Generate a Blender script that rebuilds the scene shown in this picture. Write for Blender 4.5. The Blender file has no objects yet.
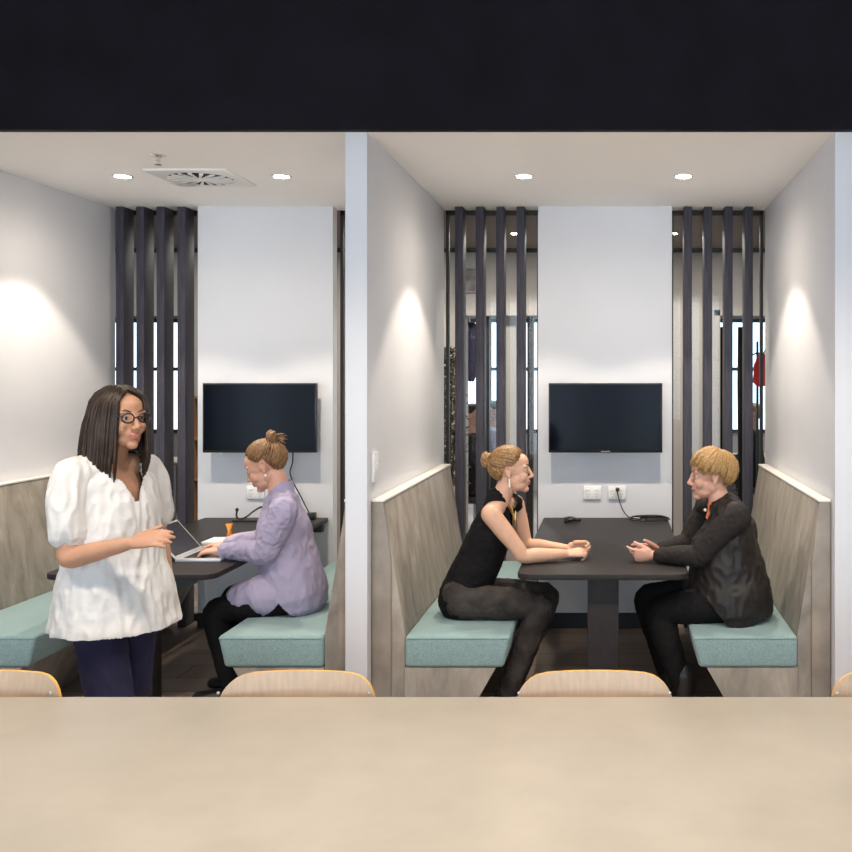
import bpy, bmesh, math, random
from mathutils import Vector, Matrix, noise
random.seed(7)
C = bpy.context.scene.collection
V = Vector
F = 1000.0; VX, VY, EYE = 612.0, 377.0, 1.66
def P(px, py, D):
    return V(((px - VX) / F * D, D, EYE - (py - VY) / F * D))

# ------------------------------------------------------------------ materials
def mat(name, col, rough=.5, metal=0., spec=.5, noise_scale=None, noise_amt=.15, bump=0., bump_scale=60., stretch=(1, 1, 1),
        emit=None, estr=0., coat=0., sheen=0., sss=0.):
    m = bpy.data.materials.new(name); m.use_nodes = True
    nt = m.node_tree; b = nt.nodes['Principled BSDF']
    b.inputs['Base Color'].default_value = (*col, 1)
    b.inputs['Roughness'].default_value = rough
    b.inputs['Metallic'].default_value = metal
    b.inputs['Specular IOR Level'].default_value = spec
    b.inputs['Coat Weight'].default_value = coat
    b.inputs['Sheen Weight'].default_value = sheen
    if sss:
        b.inputs['Subsurface Weight'].default_value = sss
        b.inputs['Subsurface Radius'].default_value = (.012, .005, .003)
    if emit:
        b.inputs['Emission Color'].default_value = (*emit, 1); b.inputs['Emission Strength'].default_value = estr
    if noise_scale or bump:
        tc = nt.nodes.new('ShaderNodeTexCoord'); mp = nt.nodes.new('ShaderNodeMapping')
        mp.inputs['Scale'].default_value = stretch
        nt.links.new(tc.outputs['Object'], mp.inputs['Vector'])
    if noise_scale:
        n = nt.nodes.new('ShaderNodeTexNoise'); n.inputs['Scale'].default_value = noise_scale
        n.inputs['Detail'].default_value = 6
        r = nt.nodes.new('ShaderNodeValToRGB')
        lo = [max(0, c * (1 - noise_amt)) for c in col]; hi = [min(1, c * (1 + noise_amt)) for c in col]
        r.color_ramp.elements[0].color = (*lo, 1); r.color_ramp.elements[1].color = (*hi, 1)
        r.color_ramp.elements[0].position = .3; r.color_ramp.elements[1].position = .7
        nt.links.new(mp.outputs[0], n.inputs['Vector']); nt.links.new(n.outputs['Fac'], r.inputs[0])
        nt.links.new(r.outputs[0], b.inputs['Base Color'])
    if bump:
        n2 = nt.nodes.new('ShaderNodeTexNoise'); n2.inputs['Scale'].default_value = bump_scale
        n2.inputs['Detail'].default_value = 4
        bp = nt.nodes.new('ShaderNodeBump'); bp.inputs['Strength'].default_value = bump; bp.inputs['Distance'].default_value = .01
        nt.links.new(mp.outputs[0], n2.inputs['Vector']); nt.links.new(n2.outputs['Fac'], bp.inputs['Height'])
        nt.links.new(bp.outputs[0], b.inputs['Normal'])
    return m
M = {}
M['plaster'] = mat('white_plaster', (.655, .66, .69), .7, spec=.3, noise_scale=3, noise_amt=.015)
M['ceiling'] = mat('ceiling_paint', (.955, .935, .915), .8, spec=.2)
M['black_paint'] = mat('black_bulkhead_paint', (.0062, .0056, .0086), .6, spec=.08, noise_scale=4, noise_amt=.25)
M['laminate'] = mat('grey_stone_laminate', (.285, .252, .215), .5, spec=.3, noise_scale=9, noise_amt=.34, stretch=(1, 1.0, .38), bump=.05, bump_scale=90)
M['laminate2'] = mat('grey_stone_laminate_end', (.27, .23, .19), .5, spec=.35, noise_scale=7, noise_amt=.25, stretch=(1, 1, .8))
M['cap'] = mat('cream_ledge', (.78, .74, .68), .5)
M['cushion'] = mat('teal_fabric', (.235, .345, .350), .85, spec=.2, noise_scale=160, noise_amt=.18, bump=.25, bump_scale=420, sheen=.2)
M['table'] = mat('charcoal_table_laminate', (.026, .0225, .0225), .5, spec=.16, noise_scale=30, noise_amt=.12)
M['table_edge'] = mat('dark_table_edge', (.025, .02, .018), .4)
M['slat'] = mat('dark_slat_veneer', (.056, .052, .068), .5, spec=.2, noise_scale=18, noise_amt=.25, stretch=(6, 6, .3))
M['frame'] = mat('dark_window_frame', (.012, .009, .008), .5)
M['floor'] = mat('floor', (.05, .04, .035), .6)
M['base'] = mat('black_skirting', (.006, .006, .007), .5)
M['tv'] = mat('tv_black_plastic', (.008, .008, .01), .3)
M['screen'] = mat('tv_screen_glass', (.002, .003, .007), .10, spec=.06)
M['white_plastic'] = mat('white_plastic', (.8, .79, .77), .35)
M['chrome'] = mat('chrome', (.75, .73, .7), .2, metal=1)
M['lamp'] = mat('downlight_glow', (1, 1, 1), .5, emit=(1, .86, .66), estr=40)
M['black_plastic'] = mat('black_plastic', (.012, .012, .013), .4)
M['grey_plastic'] = mat('grey_plastic', (.3, .3, .31), .45)
M['dark_gap'] = mat('dark_vent_gap', (.01, .01, .01), .8)
M['counter'] = mat('beige_counter_laminate', (.42, .375, .312), .33, spec=.42, noise_scale=9, noise_amt=.05, bump=.02, bump_scale=25)
M['ply'] = mat('pale_plywood', (.60, .44, .31), .45, noise_scale=9, noise_amt=.1, stretch=(7, 7, .6))
M['ply_edge'] = mat('orange_plywood_edge', (.80, .43, .07), .35)
M['steel'] = mat('brushed_steel', (.55, .55, .55), .35, metal=1)
M['silver'] = mat('silver_aluminium', (.62, .62, .64), .35, metal=.6)
M['key'] = mat('laptop_keys', (.02, .02, .022), .5)
M['lscreen'] = mat('laptop_screen', (.03, .03, .04), .2)
M['paper'] = mat('white_paper', (.85, .84, .8), .6)
M['orange'] = mat('orange_plastic', (.85, .3, .03), .35)
M['timber'] = mat('warm_timber', (.30, .15, .06), .5, noise_scale=8, noise_amt=.3, stretch=(4, 4, .5))
M['beige_wall'] = mat('grey_beige_paint', (.38, .35, .33), .7, spec=.2)
M['corridor_ceiling'] = mat('brown_grey_ceiling', (.20, .175, .16), .8)
M['day'] = mat('daylit_pane', (.7, .85, 1), .3, emit=(.66, .86, 1.), estr=1.5)
M['panel_light'] = mat('office_light_panel', (1, 1, 1), .4, emit=(.9, .96, 1), estr=4)
M['leaf'] = mat('dry_brown_leaf', (.06, .04, .018), .6, noise_scale=30, noise_amt=.7)
M['stemm'] = mat('plant_stem', (.05, .035, .02), .7)
M['pot'] = mat('ochre_pot', (.30, .20, .06), .5)
M['red'] = mat('red_cloth', (.6, .02, .02), .8)
M['skin'] = mat('skin_light', (.64, .375, .255), .5, spec=.35, noise_scale=25, noise_amt=.05, sss=.08)
M['skin_b'] = mat('skin_pink', (.62, .335, .24), .5, spec=.35, noise_scale=25, noise_amt=.06, sss=.08)
M['skin_d'] = mat('skin_warm', (.50, .265, .165), .5, spec=.35, noise_scale=25, noise_amt=.05, sss=.08)
M['lips'] = mat('lips', (.47, .16, .13), .4)
M['eye'] = mat('eye_white', (.55, .52, .49), .3)
M['iris'] = mat('eye_iris', (.05, .06, .07), .15)
M['hair_blond'] = mat('hair_dark_blond', (.30, .165, .068), .45, spec=.4, noise_scale=110, noise_amt=.55, stretch=(1, 1, 1))
M['hair_short'] = mat('hair_golden_blond', (.40, .235, .092), .5, spec=.35, noise_scale=140, noise_amt=.4)
M['hair_bun'] = mat('hair_light_brown', (.22, .115, .048), .45, spec=.4, noise_scale=110, noise_amt=.55)
M['hair_dark'] = mat('hair_dark_brown', (.030, .018, .012), .45, spec=.3, noise_scale=30, noise_amt=.5)
M['brow'] = mat('eyebrow', (.12, .07, .035), .7)
M['black_cloth'] = mat('black_knit', (.008, .0075, .008), .9, spec=.15, bump=.3, bump_scale=120)
M['jeans'] = mat('charcoal_denim', (.044, .037, .034), .8, spec=.2, noise_scale=14, noise_amt=.45, bump=.2, bump_scale=200)
M['leather'] = mat('black_leather', (.016, .0135, .0125), .48, spec=.3, noise_scale=10, noise_amt=.2, bump=.15, bump_scale=60)
M['sleeve'] = mat('charcoal_sleeve_knit', (.022, .018, .017), .8, spec=.2, bump=.2, bump_scale=200)
M['black_pants'] = mat('black_trousers', (.0065, .006, .0065), .8, spec=.2)
M['boot'] = mat('black_boot_leather', (.008, .007, .007), .4)
M['lavender'] = mat('lavender_cotton', (.35, .315, .44), .8, spec=.2, noise_scale=8, noise_amt=.06, bump=.15, bump_scale=35)
M['lavender_in'] = mat('grey_lavender_collar', (.20, .185, .27), .8)
M['white_cloth'] = mat('white_blouse_cloth', (.66, .64, .615), .85, spec=.2, noise_scale=6, noise_amt=.06, bump=.2, bump_scale=22, stretch=(.6, .6, 2.5))
M['navy'] = mat('navy_trousers_cloth', (.022, .022, .055), .8, spec=.2)
M['gold'] = mat('gold', (.8, .55, .2), .25, metal=1)
M['coral'] = mat('coral_cloth', (.85, .22, .06), .7)
M['pearl'] = mat('pearl', (.85, .82, .78), .2)
M['glasses'] = mat('dark_glasses_frame', (.01, .01, .012), .3)
M['grey_cloth'] = mat('grey_purple_cloth', (.22, .19, .25), .85)
# floor planks
nt = M['floor'].node_tree; b = nt.nodes['Principled BSDF']
tc = nt.nodes.new('ShaderNodeTexCoord'); mp = nt.nodes.new('ShaderNodeMapping'); br = nt.nodes.new('ShaderNodeTexBrick')
mp.inputs['Rotation'].default_value = (0, 0, math.radians(0))
br.inputs['Color1'].default_value = (.34, .26, .21, 1); br.inputs['Color2'].default_value = (.26, .195, .16, 1)
br.inputs['Mortar'].default_value = (.09, .07, .058, 1); br.inputs['Scale'].default_value = 1
br.inputs['Mortar Size'].default_value = .004; br.inputs['Brick Width'].default_value = 1.2; br.inputs['Row Height'].default_value = .24
nt.links.new(tc.outputs['Object'], mp.inputs[0]); nt.links.new(mp.outputs[0], br.inputs['Vector'])
nt.links.new(br.outputs['Color'], b.inputs['Base Color'])
# thin clear glass
g = bpy.data.materials.new('clear_pane'); g.use_nodes = True; nt = g.node_tree; nt.nodes.clear()
o = nt.nodes.new('ShaderNodeOutputMaterial'); mx = nt.nodes.new('ShaderNodeMixShader'); tr = nt.nodes.new('ShaderNodeBsdfTransparent')
gl = nt.nodes.new('ShaderNodeBsdfGlossy'); gl.inputs['Roughness'].default_value = .03; mx.inputs[0].default_value = .015
tr.inputs[0].default_value = (.93, .95, .95, 1)
nt.links.new(tr.outputs[0], mx.inputs[1]); nt.links.new(gl.outputs[0], mx.inputs[2]); nt.links.new(mx.outputs[0], o.inputs[0])
M['glass'] = g

# diagonal grain of the bench laminate
nt = M['laminate'].node_tree
for n_ in nt.nodes:
    if n_.type == 'MAPPING': n_.inputs['Rotation'].default_value = (math.radians(18), math.radians(10), 0)
    if n_.type == 'TEX_NOISE' and n_.inputs['Scale'].default_value == 9: n_.inputs['Distortion'].default_value = .6; n_.inputs['Roughness'].default_value = .62
# ------------------------------------------------------------------ mesh helpers
def link(name, me, parent=None):
    o = bpy.data.objects.new(name, me); C.objects.link(o)
    if parent is not None: o.parent = parent
    return o
def tag(o, label=None, cat=None, group=None, kind=None):
    if label: o['label'] = label
    if cat: o['category'] = cat
    if group: o['group'] = group
    if kind: o['kind'] = kind
    return o
def empty(name, loc, label, cat, group=None):
    o = bpy.data.objects.new(name, None); C.objects.link(o); o.location = loc; o.empty_display_size = .05
    return tag(o, label, cat, group)
class MB:
    """collects geometry in world coordinates, then links it as one mesh object"""
    def __init__(s): s.v = []; s.f = []; s.m = []
    def raw(s, vs, fs, mi=0):
        n = len(s.v); s.v += [V(v) for v in vs]; s.f += [[i + n for i in f] for f in fs]; s.m += [mi] * len(fs); return s
    def box(s, a, b, mi=0):
        x0, y0, z0 = (min(a[i], b[i]) for i in range(3)); x1, y1, z1 = (max(a[i], b[i]) for i in range(3))
        return s.raw([(x0, y0, z0), (x1, y0, z0), (x1, y1, z0), (x0, y1, z0), (x0, y0, z1), (x1, y0, z1), (x1, y1, z1), (x0, y1, z1)],
                     [(0, 3, 2, 1), (4, 5, 6, 7), (0, 1, 5, 4), (1, 2, 6, 5), (2, 3, 7, 6), (3, 0, 4, 7)], mi)
    def prism(s, poly, axis, a, b, mi=0):
        """poly: 2D points; axis: the extruded axis 0/1/2 running a..b"""
        def mk(p, t):
            q = list(p); q.insert(axis, t); return q
        n = len(poly)
        vs = [mk(p, a) for p in poly] + [mk(p, b) for p in poly]
        fs = [list(range(n))[::-1], list(range(n, 2 * n))] + [(i, (i + 1) % n, n + (i + 1) % n, n + i) for i in range(n)]
        return s.raw(vs, fs, mi)
    def tube(s, pts, rad, side=None, n=12, caps=True, sub=0, mi=0):
        pts = [V(p) for p in pts]; rad = [(r, r) if not isinstance(r, (tuple, list)) else tuple(r) for r in rad]
        if sub:
            np_, nr = [], []
            k = len(pts)
            for i in range(k - 1):
                p0, p1, p2, p3 = pts[max(i - 1, 0)], pts[i], pts[i + 1], pts[min(i + 2, k - 1)]
                for j in range(sub):
                    t = j / sub; t2 = t * t; t3 = t2 * t
                    np_.append(.5 * ((2 * p1) + (p2 - p0) * t + (2 * p0 - 5 * p1 + 4 * p2 - p3) * t2 + (3 * p1 - p0 - 3 * p2 + p3) * t3))
                    e = t * t * (3 - 2 * t)
                    nr.append(tuple(rad[i][q] * (1 - e) + rad[i + 1][q] * e for q in (0, 1)))
            np_.append(pts[-1]); nr.append(rad[-1]); pts, rad = np_, nr
        k = len(pts); tans = []
        for i in range(k):
            t = pts[min(i + 1, k - 1)] - pts[max(i - 1, 0)]
            tans.append(t.normalized() if t.length > 1e-9 else V((0, 0, 1)))
        if side is None:
            side = V((0, 0, 1)) if abs(tans[0].z) < .9 else V((1, 0, 0))
        side = V(side); rings = []; cs = side
        def ring(c, t, ra, rb, cs):
            a = (cs - t * cs.dot(t))
            a = a.normalized() if a.length > 1e-6 else t.orthogonal().normalized()
            bb = t.cross(a)
            return [c + a * (ra * math.cos(2 * math.pi * q / n)) + bb * (rb * math.sin(2 * math.pi * q / n)) for q in range(n)], a
        if caps:
            for ang in (80, 55, 28):
                e = math.sin(math.radians(ang)); w = math.cos(math.radians(ang)); r = min(rad[0])
                rg, _ = ring(pts[0] - tans[0] * r * e, tans[0], rad[0][0] * w, rad[0][1] * w, cs); rings.append(rg)
        for i in range(k):
            rg, a = ring(pts[i], tans[i], rad[i][0], rad[i][1], cs); rings.append(rg); cs = a
        if caps:
            for ang in (28, 55, 80):
                e = math.sin(math.radians(ang)); w = math.cos(math.radians(ang)); r = min(rad[-1])
                rg, _ = ring(pts[-1] + tans[-1] * r * e, tans[-1], rad[-1][0] * w, rad[-1][1] * w, cs); rings.append(rg)
        vs = [p for r_ in rings for p in r_]; fs = []
        for i in range(len(rings) - 1):
            for q in range(n):
                fs.append((i * n + q, i * n + (q + 1) % n, (i + 1) * n + (q + 1) % n, (i + 1) * n + q))
        fs.append(list(range(n))[::-1]); L = (len(rings) - 1) * n; fs.append([L + q for q in range(n)])
        return s.raw(vs, fs, mi)
    def ell(s, c, r, ax=None, nu=20, nv=12, mi=0):
        c = V(c); ax = ax or (V((1, 0, 0)), V((0, 1, 0)), V((0, 0, 1))); vs = []; fs = []
        vs.append(c - ax[2] * r[2])
        for i in range(1, nv):
            th = math.pi * i / nv
            for q in range(nu):
                ph = 2 * math.pi * q / nu
                vs.append(c + ax[0] * (r[0] * math.sin(th) * math.cos(ph)) + ax[1] * (r[1] * math.sin(th) * math.sin(ph)) - ax[2] * (r[2] * math.cos(th)))
        vs.append(c + ax[2] * r[2]); top = len(vs) - 1
        for q in range(nu): fs.append((0, 1 + (q + 1) % nu, 1 + q))
        for i in range(nv - 2):
            for q in range(nu):
                a = 1 + i * nu
                fs.append((a + q, a + (q + 1) % nu, a + nu + (q + 1) % nu, a + nu + q))
        a = 1 + (nv - 2) * nu
        for q in range(nu): fs.append((a + q, a + (q + 1) % nu, top))
        return s.raw(vs, fs, mi)
    def lathe(s, c, prof, n=24, mi=0, axis=None):
        """prof: (radius, height) pairs about the vertical through c"""
        c = V(c); vs = []; fs = []
        ez = V(axis) if axis else V((0, 0, 1)); ex = ez.orthogonal().normalized(); ey = ez.cross(ex)
        for r, h in prof:
            for q in range(n): vs.append(c + ex * (r * math.cos(2 * math.pi * q / n)) + ey * (r * math.sin(2 * math.pi * q / n)) + ez * h)
        for i in range(len(prof) - 1):
            for q in range(n): fs.append((i * n + q, i * n + (q + 1) % n, (i + 1) * n + (q + 1) % n, (i + 1) * n + q))
        fs.append(list(range(n))[::-1]); fs.append([(len(prof) - 1) * n + q for q in range(n)])
        return s.raw(vs, fs, mi)
    def build(s, name, mats, parent=None, bevel=0., seg=2, smooth=False, origin=None):
        if not isinstance(mats, (list, tuple)): mats = [mats]
        if parent is not None: org = parent.matrix_basis.translation.copy() if parent.parent is None else (parent.parent.matrix_basis.translation + parent.matrix_basis.translation)
        else: org = V(origin) if origin is not None else V((0, 0, 0))
        me = bpy.data.meshes.new(name)
        me.from_pydata([v - org for v in s.v], [], s.f)
        for m in mats: me.materials.append(m)
        me.polygons.foreach_set('material_index', s.m)
        bm = bmesh.new(); bm.from_mesh(me); bmesh.ops.recalc_face_normals(bm, faces=bm.faces)
        if bevel:
            bmesh.ops.bevel(bm, geom=[e for e in bm.edges if len(e.link_faces) == 2 and e.calc_face_angle(0) > .6], offset=bevel, segments=seg, profile=.5, affect='EDGES', clamp_overlap=True)
        bm.to_mesh(me); bm.free()
        if smooth: me.polygons.foreach_set('use_smooth', [True] * len(me.polygons))
        elif bevel:
            me.polygons.foreach_set('use_smooth', [True] * len(me.polygons)); me.set_sharp_from_angle(angle=math.radians(35))
        o = link(name, me, parent)
        if parent is None and origin is not None: o.location = org
        return o
def struct(name, mb, m, **k):
    return tag(mb.build(name, m, **k), kind='structure')
def B(a, b): return MB().box(a, b)

# ------------------------------------------------------------------ the setting
CE = 2.79; DF, DB = 4.61, 6.62
struct('floor', B((-9, -6, -.1), (7, 16, 0)), M['floor'])
M['bounce_floor'] = mat('pale_bounce_floor', (.55, .48, .40), .5, noise_scale=6, noise_amt=.1)  # pale floor out of view, added to bounce light onto the booth ceiling
struct('floor_bounce_slab', B((-8.9, -5.9, 0), (6.9, 1.2, .004)), M['bounce_floor'])
struct('ceiling_booths', B((-6, DF, CE), (3.2, 6.78, CE + .1)), M['ceiling'])
struct('wall_bulkhead', B((-9, DF - .05, CE - .001), (7, DF, 5)), M['black_paint'])
struct('wall_left', B((-3.44, DF, 0), (-3.338, 6.72, CE)), M['plaster'])
struct('wall_middle', B((-1.23, DF, 0), (-1.129, 6.72, CE)), M['plaster'], bevel=.002)
struct('wall_right', B((1.028, DF, 0), (1.13, 6.72, CE)), M['plaster'], bevel=.002)
struct('wall_back_left_booth', B((-2.742, DB, 0), (-1.848, DB + .1, CE)), M['plaster'])
struct('wall_back_right_booth', B((-.49, DB, 0), (.397, DB + .1, CE)), M['plaster'])
struct('baseboard_left_booth', B((-2.742, DB - .012, 0), (-1.848, DB, .1)), M['base'])
struct('baseboard_right_booth', B((-.49, DB - .012, 0), (.397, DB, .1)), M['base'])
# glazed slots behind the slats
for i, (x0, x1) in enumerate(((-3.338, -2.742), (-1.848, -1.23), (-1.129, -.49), (.397, 1.028))):
    w = MB()
    for a, b_ in (((x0, 6.80, CE - .03), (x1, 6.84, CE)), ((x0, 6.80, 0), (x1, 6.84, .05)), ((x0, 6.80, 0), (x0 + .02, 6.84, CE)), ((x1 - .02, 6.80, 0), (x1, 6.84, CE))):
        w.box(a, b_)
    wo = struct('window_%d' % (i + 1), w, M['frame'])
    B((x0 + .02, 6.817, .05), (x1 - .02, 6.823, CE - .03)).build('window_pane', M['glass'], wo)
# corridor and the office behind it
struct('ceiling_corridor', B((-9, 6.79, CE + .001), (7, 8.8, CE + .1)), M['corridor_ceiling'])
DW = 8.8
wc = MB()
op = [(-4.7, -3.73), (-1.335, -.3), (.9, 1.75)]
xs = [-9] + [q for o_ in op for q in o_] + [7]
for k in range(0, len(xs), 2): wc.box((xs[k], DW, 0), (xs[k + 1], DW + .12, CE))
for a, b_ in op: wc.box((a, DW, 2.25), (b_, DW + .12, CE))
struct('wall_corridor', wc, M['beige_wall'])
struct('trim_corridor_top_strip', B((-9, DW - .03, CE - .035), (7, DW, CE)), M['frame'])  # dark strip along the top edge of the corridor wall
for i, (a, b_) in enumerate(op):
    t_ = MB()
    t_.box((a, DW - .02, 0), (a + .05, DW + .14, 2.25)).box((b_ - .05, DW - .02, 0), (b_, DW + .14, 2.25)).box((a, DW - .02, 2.2), (b_, DW + .14, 2.251))
    struct('trim_doorway_%d' % (i + 1), t_, M['beige_wall'])
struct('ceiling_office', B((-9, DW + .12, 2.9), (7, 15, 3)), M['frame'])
wf = MB()
wf.box((-9, 14.5, 0), (7, 14.6, .85)).box((-9, 14.5, 2.5), (7, 14.6, 3))
struct('wall_office', wf, M['beige_wall'])
wn = MB()
for k in range(0, 24):
    x = -8 + k * .62; wn.box((x, 14.46, .85), (x + .05, 14.56, 2.5))
wn.box((-9, 14.46, 1.75), (7, 14.56, 1.80)).box((-9, 14.46, .85), (7, 14.56, .9)).box((-9, 14.46, 2.45), (7, 14.56, 2.5))
wo = struct('window_5', wn, M['frame'])
B((-9, 14.57, .85), (7, 14.58, 2.5)).build('daylit_pane', M['day'], wo)
for i, (x0, x1, y) in enumerate(((-5.2, -4.2, 10.2), (-2.0, -.9, 10.2), (-2.0, -.9, 12), (1.0, 2.2, 10.2), (1.2, 2.4, 12))):
    o_ = B((x0, y, 2.87), (x1, y + .35, 2.899)).build('ceiling_light_panel', M['panel_light'])
    tag(o_, ['white light panel on the office ceiling seen through the left booth slats', 'near white light panel on the office ceiling behind the woman in black sleeveless top',
             'far white light panel on the office ceiling behind the woman in black sleeveless top', 'near white light panel on the office ceiling behind the short haired woman',
             'far white light panel on the office ceiling behind the short haired woman'][i], 'ceiling light', 'office ceiling light panels')
# the room on the camera side
struct('wall_room_right', B((6.9, -6, 0), (7, DF, 4.2)), M['beige_wall'])
struct('wall_room_left', B((-9, -6, 0), (-8.9, DF, 4.2)), M['beige_wall'])
rb = MB(); rb.box((-9, -6, 0), (7, -5.9, .1)).box((-9, -6, 3.3), (7, -5.9, 4.2))
for x in (-9, -6.2, -3.4, -.6, 2.2, 5.0): rb.box((x, -6, .1), (x + .9, -5.9, 3.3))
rb.box((6.4, -6, .1), (7, -5.9, 3.3))
struct('wall_room_rear', rb, M['beige_wall'])
for i, x in enumerate((-8.1, -5.3, -2.5, .3, 3.1)):
    wn = MB()
    for a, b_ in (((x, .1), (x + 1.9, .15)), ((x, 3.25), (x + 1.9, 3.3)), ((x, .1), (x + .05, 3.3)), ((x + 1.85, .1), (x + 1.9, 3.3)), ((x, 2.0), (x + 1.9, 2.05)), ((x + .93, .1), (x + .98, 3.3))):
        wn.box((a[0], -5.98, a[1]), (b_[0], -5.92, b_[1]))
    wo = struct('window_%d' % (6 + i), wn, M['frame'])
    B((x, -5.99, .1), (x + 1.9, -5.985, 3.3)).build('daylit_pane', M['day'], wo)

# ------------------------------------------------------------------ slats
SL = [(-3.288, 'L'), (-3.152, 'L'), (-3.018, 'L'), (-2.880, 'L'), (-1.040, 'A'), (-.903, 'A'), (-.768, 'A'), (-.632, 'A'), (.478, 'B'), (.612, 'B'), (.748, 'B'), (.882, 'B')]
ordw = ['first', 'second', 'third', 'fourth']
where = {'L': 'counted from the left wall of the left booth', 'A': 'counted from the middle partition in the right booth', 'B': 'counted rightward from the white panel of the right booth'}
for i, (x, g_) in enumerate(SL):
    o_ = B((x, DB + .005, 0), (x + .052, DB + .15, CE)).build('vertical_slat', M['slat'], bevel=.002, origin=(x + .026, DB + .08, 0)) if False else None
    mb = B((x, DB + .005, 0), (x + .052, DB + .15, CE - .001))
    o_ = mb.build('vertical_slat', M['slat'], bevel=.002, origin=(x + .026, DB + .08, 0))
    tag(o_, '%s dark floor to ceiling slat, %s' % (ordw[i % 4], where[g_]), 'slat', 'dark vertical slats in the booth openings')

# ------------------------------------------------------------------ benches
def bench(sgn, cx, outer, label):
    """sgn +1: bench against a wall to the right. profile in u = distance from booth centre"""
    X = lambda u: cx + sgn * u
    y0, y1 = 4.68, 6.60
    root = empty('booth_bench', (X(.7), y0, 0), label, 'bench', 'booth benches')
    wl = abs(outer - cx) - .004
    # backrest wedge: reclined inner face
    top = min(1.02, wl - .012)
    zt = 1.075
    MB().prism([(X(top), zt), (X(wl), zt), (X(wl), .0), (X(.92), .0), (X(.92), .45)], 1, y0 + .012, y1).build('backrest', M['laminate'], root, bevel=.003)
    MB().prism([(X(top + .0), zt), (X(wl), zt), (X(wl), 0), (X(min(.985, wl - .05)), 0), (X(min(.985, wl - .05)), .80)], 1, y0, y0 + .012).build('end_panel', M['laminate2'], root, bevel=.002)
    B((X(top - .006), y0 - .003, zt), (X(wl), y1, zt + .012)).build('ledge', M['cap'], root, bevel=.003)
    MB().prism([(X(.492), .301), (X(.92), .301), (X(.92), 0), (X(.665), 0)], 1, y0, y1).build('base', M['laminate'], root, bevel=.003)
    cu = MB(); cu.prism([(X(.424), .450), (X(.918), .450), (X(.918), .302), (X(.457), .302)], 1, y0 - .01, y1 - .01)
    c_ = cu.build('seat_cushion', M['cushion'], root, bevel=.018, seg=4)
    p = MB(); z = .452
    p.tube([(X(.434), y0 - .009, .438), (X(.905), y0 - .009, .438)], [.0035] * 2, n=6)
    p.build('piping', M['cushion'], c_, smooth=True)
CR, CL = -.05, -2.268
bench(1, CR, 1.028, 'teal cushioned bench under the woman in the black jacket, against the right partition')
bench(-1, CR, -1.129, 'teal cushioned bench under the woman in the black sleeveless top')
bench(1, CL, -1.23, 'teal cushioned bench under the woman in the lavender shirt')
bench(-1, CL, -3.338, 'empty teal cushioned bench against the far left wall')

# ------------------------------------------------------------------ tables
def rounded(x0, x1, y0, y1, r):
    pts = []
    for cx, cy, a0 in ((x0 + r, y0 + r, 180), (x1 - r, y0 + r, 270)):
        for k in range(9):
            a = math.radians(a0 + 90 * k / 8); pts.append((cx + r * math.cos(a), cy + r * math.sin(a)))
    return pts + [(x1, y1), (x0, y1)]
TZ = .73
def table(cx, label):
    root = empty('booth_table', (cx, 4.9, 0), label, 'table', 'booth tables')
    MB().prism(rounded(cx - .408, cx + .408, 4.71, 6.615, .075), 2, TZ - .028, TZ).build('tabletop', M['table'], root, bevel=.004)
    B((cx - .075, 4.81, .012), (cx + .075, 4.91, TZ - .029)).build('leg', M['table'], root, bevel=.004)
    B((cx - .16, 4.72, 0), (cx + .16, 5.12, .012)).build('foot_plate', M['table'], root, bevel=.003)
    B((cx - .38, 6.56, TZ - .09), (cx + .38, 6.615, TZ - .029)).build('wall_bracket', M['table_edge'], root, bevel=.003)
table(-.043, 'charcoal wall-mounted table between the two seated women who face each other')
table(-2.285, 'charcoal wall-mounted table with an open laptop on it')

# ------------------------------------------------------------------ televisions
def tv(cx, label):
    y1, y0 = 6.54, 6.50; w, zb, zt = .37, 1.168, 1.62
    root = empty('wall_television', (cx, 6.52, zb), label, 'television', 'wall televisions')
    B((cx - w, y0, zb), (cx + w, y1, zt)).build('casing', M['tv'], root, bevel=.004)
    B((cx - w + .010, y0 - .0015, zb + .018), (cx + w - .010, y0 + .001, zt - .010)).build('screen', M['screen'], root)
    B((cx - .2, y1, zb + .12), (cx + .2, DB - .001, zt - .1)).build('wall_bracket', M['black_plastic'], root)
    B((cx - .03, y0 - .0025, zb + .006), (cx + .03, y0, zb + .011)).build('badge', M['grey_plastic'], root)
    B((cx - .26, y0 + .004, zb - .007), (cx - .25, y0 + .014, zb)).build('indicator_light', M['pearl'], root)
tv((605.5 - VX) / 153.8, 'wall television behind the two women who face each other')
tv((259.5 - VX) / 153.8, 'wall television behind the bun of the woman in lavender')

# ------------------------------------------------------------------ wall plates
def outlet(x, z, label, plug=False):
    root = empty('power_outlet', (x, DB, z), label, 'power outlet', 'double power outlets')
    B((x - .058, DB - .014, z - .043), (x + .058, DB - .0005, z + .043)).build('plate', M['white_plastic'], root, bevel=.003)
    for q in (-1, 1):
        r_ = B((x + q * .029 - .011, DB - .018, z + .014), (x + q * .029 + .011, DB - .0142, z + .026)).build('rocker_switch', M['white_plastic'], root, bevel=.001)
        s_ = MB()
        for dx, dz, an in ((-.008, -.010, .5), (.008, -.010, -.5), (0, -.026, 0)):
            c = V((x + q * .029 + dx, DB - .0146, z + dz)); d = V((math.sin(an), 0, math.cos(an))) * .005; e = V((.0012, 0, 0))
            s_.raw([c - d - e, c - d + e, c + d + e, c + d - e], [(0, 1, 2, 3)])
        s_.build('socket_slots', M['dark_gap'], root)
ow = lambda px, py: P(px, py, DB)
outlet(ow(592.3, 492.5).x, ow(0, 492.5).z, 'empty white double outlet left of the plugged one on the right booth wall')
outlet(ow(617, 492.5).x, ow(0, 492.5).z, 'white double outlet with a black plug and cable in it')
outlet(ow(256, 492).x, ow(0, 492).z, 'white double outlet beside the face of the woman in lavender')
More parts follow.
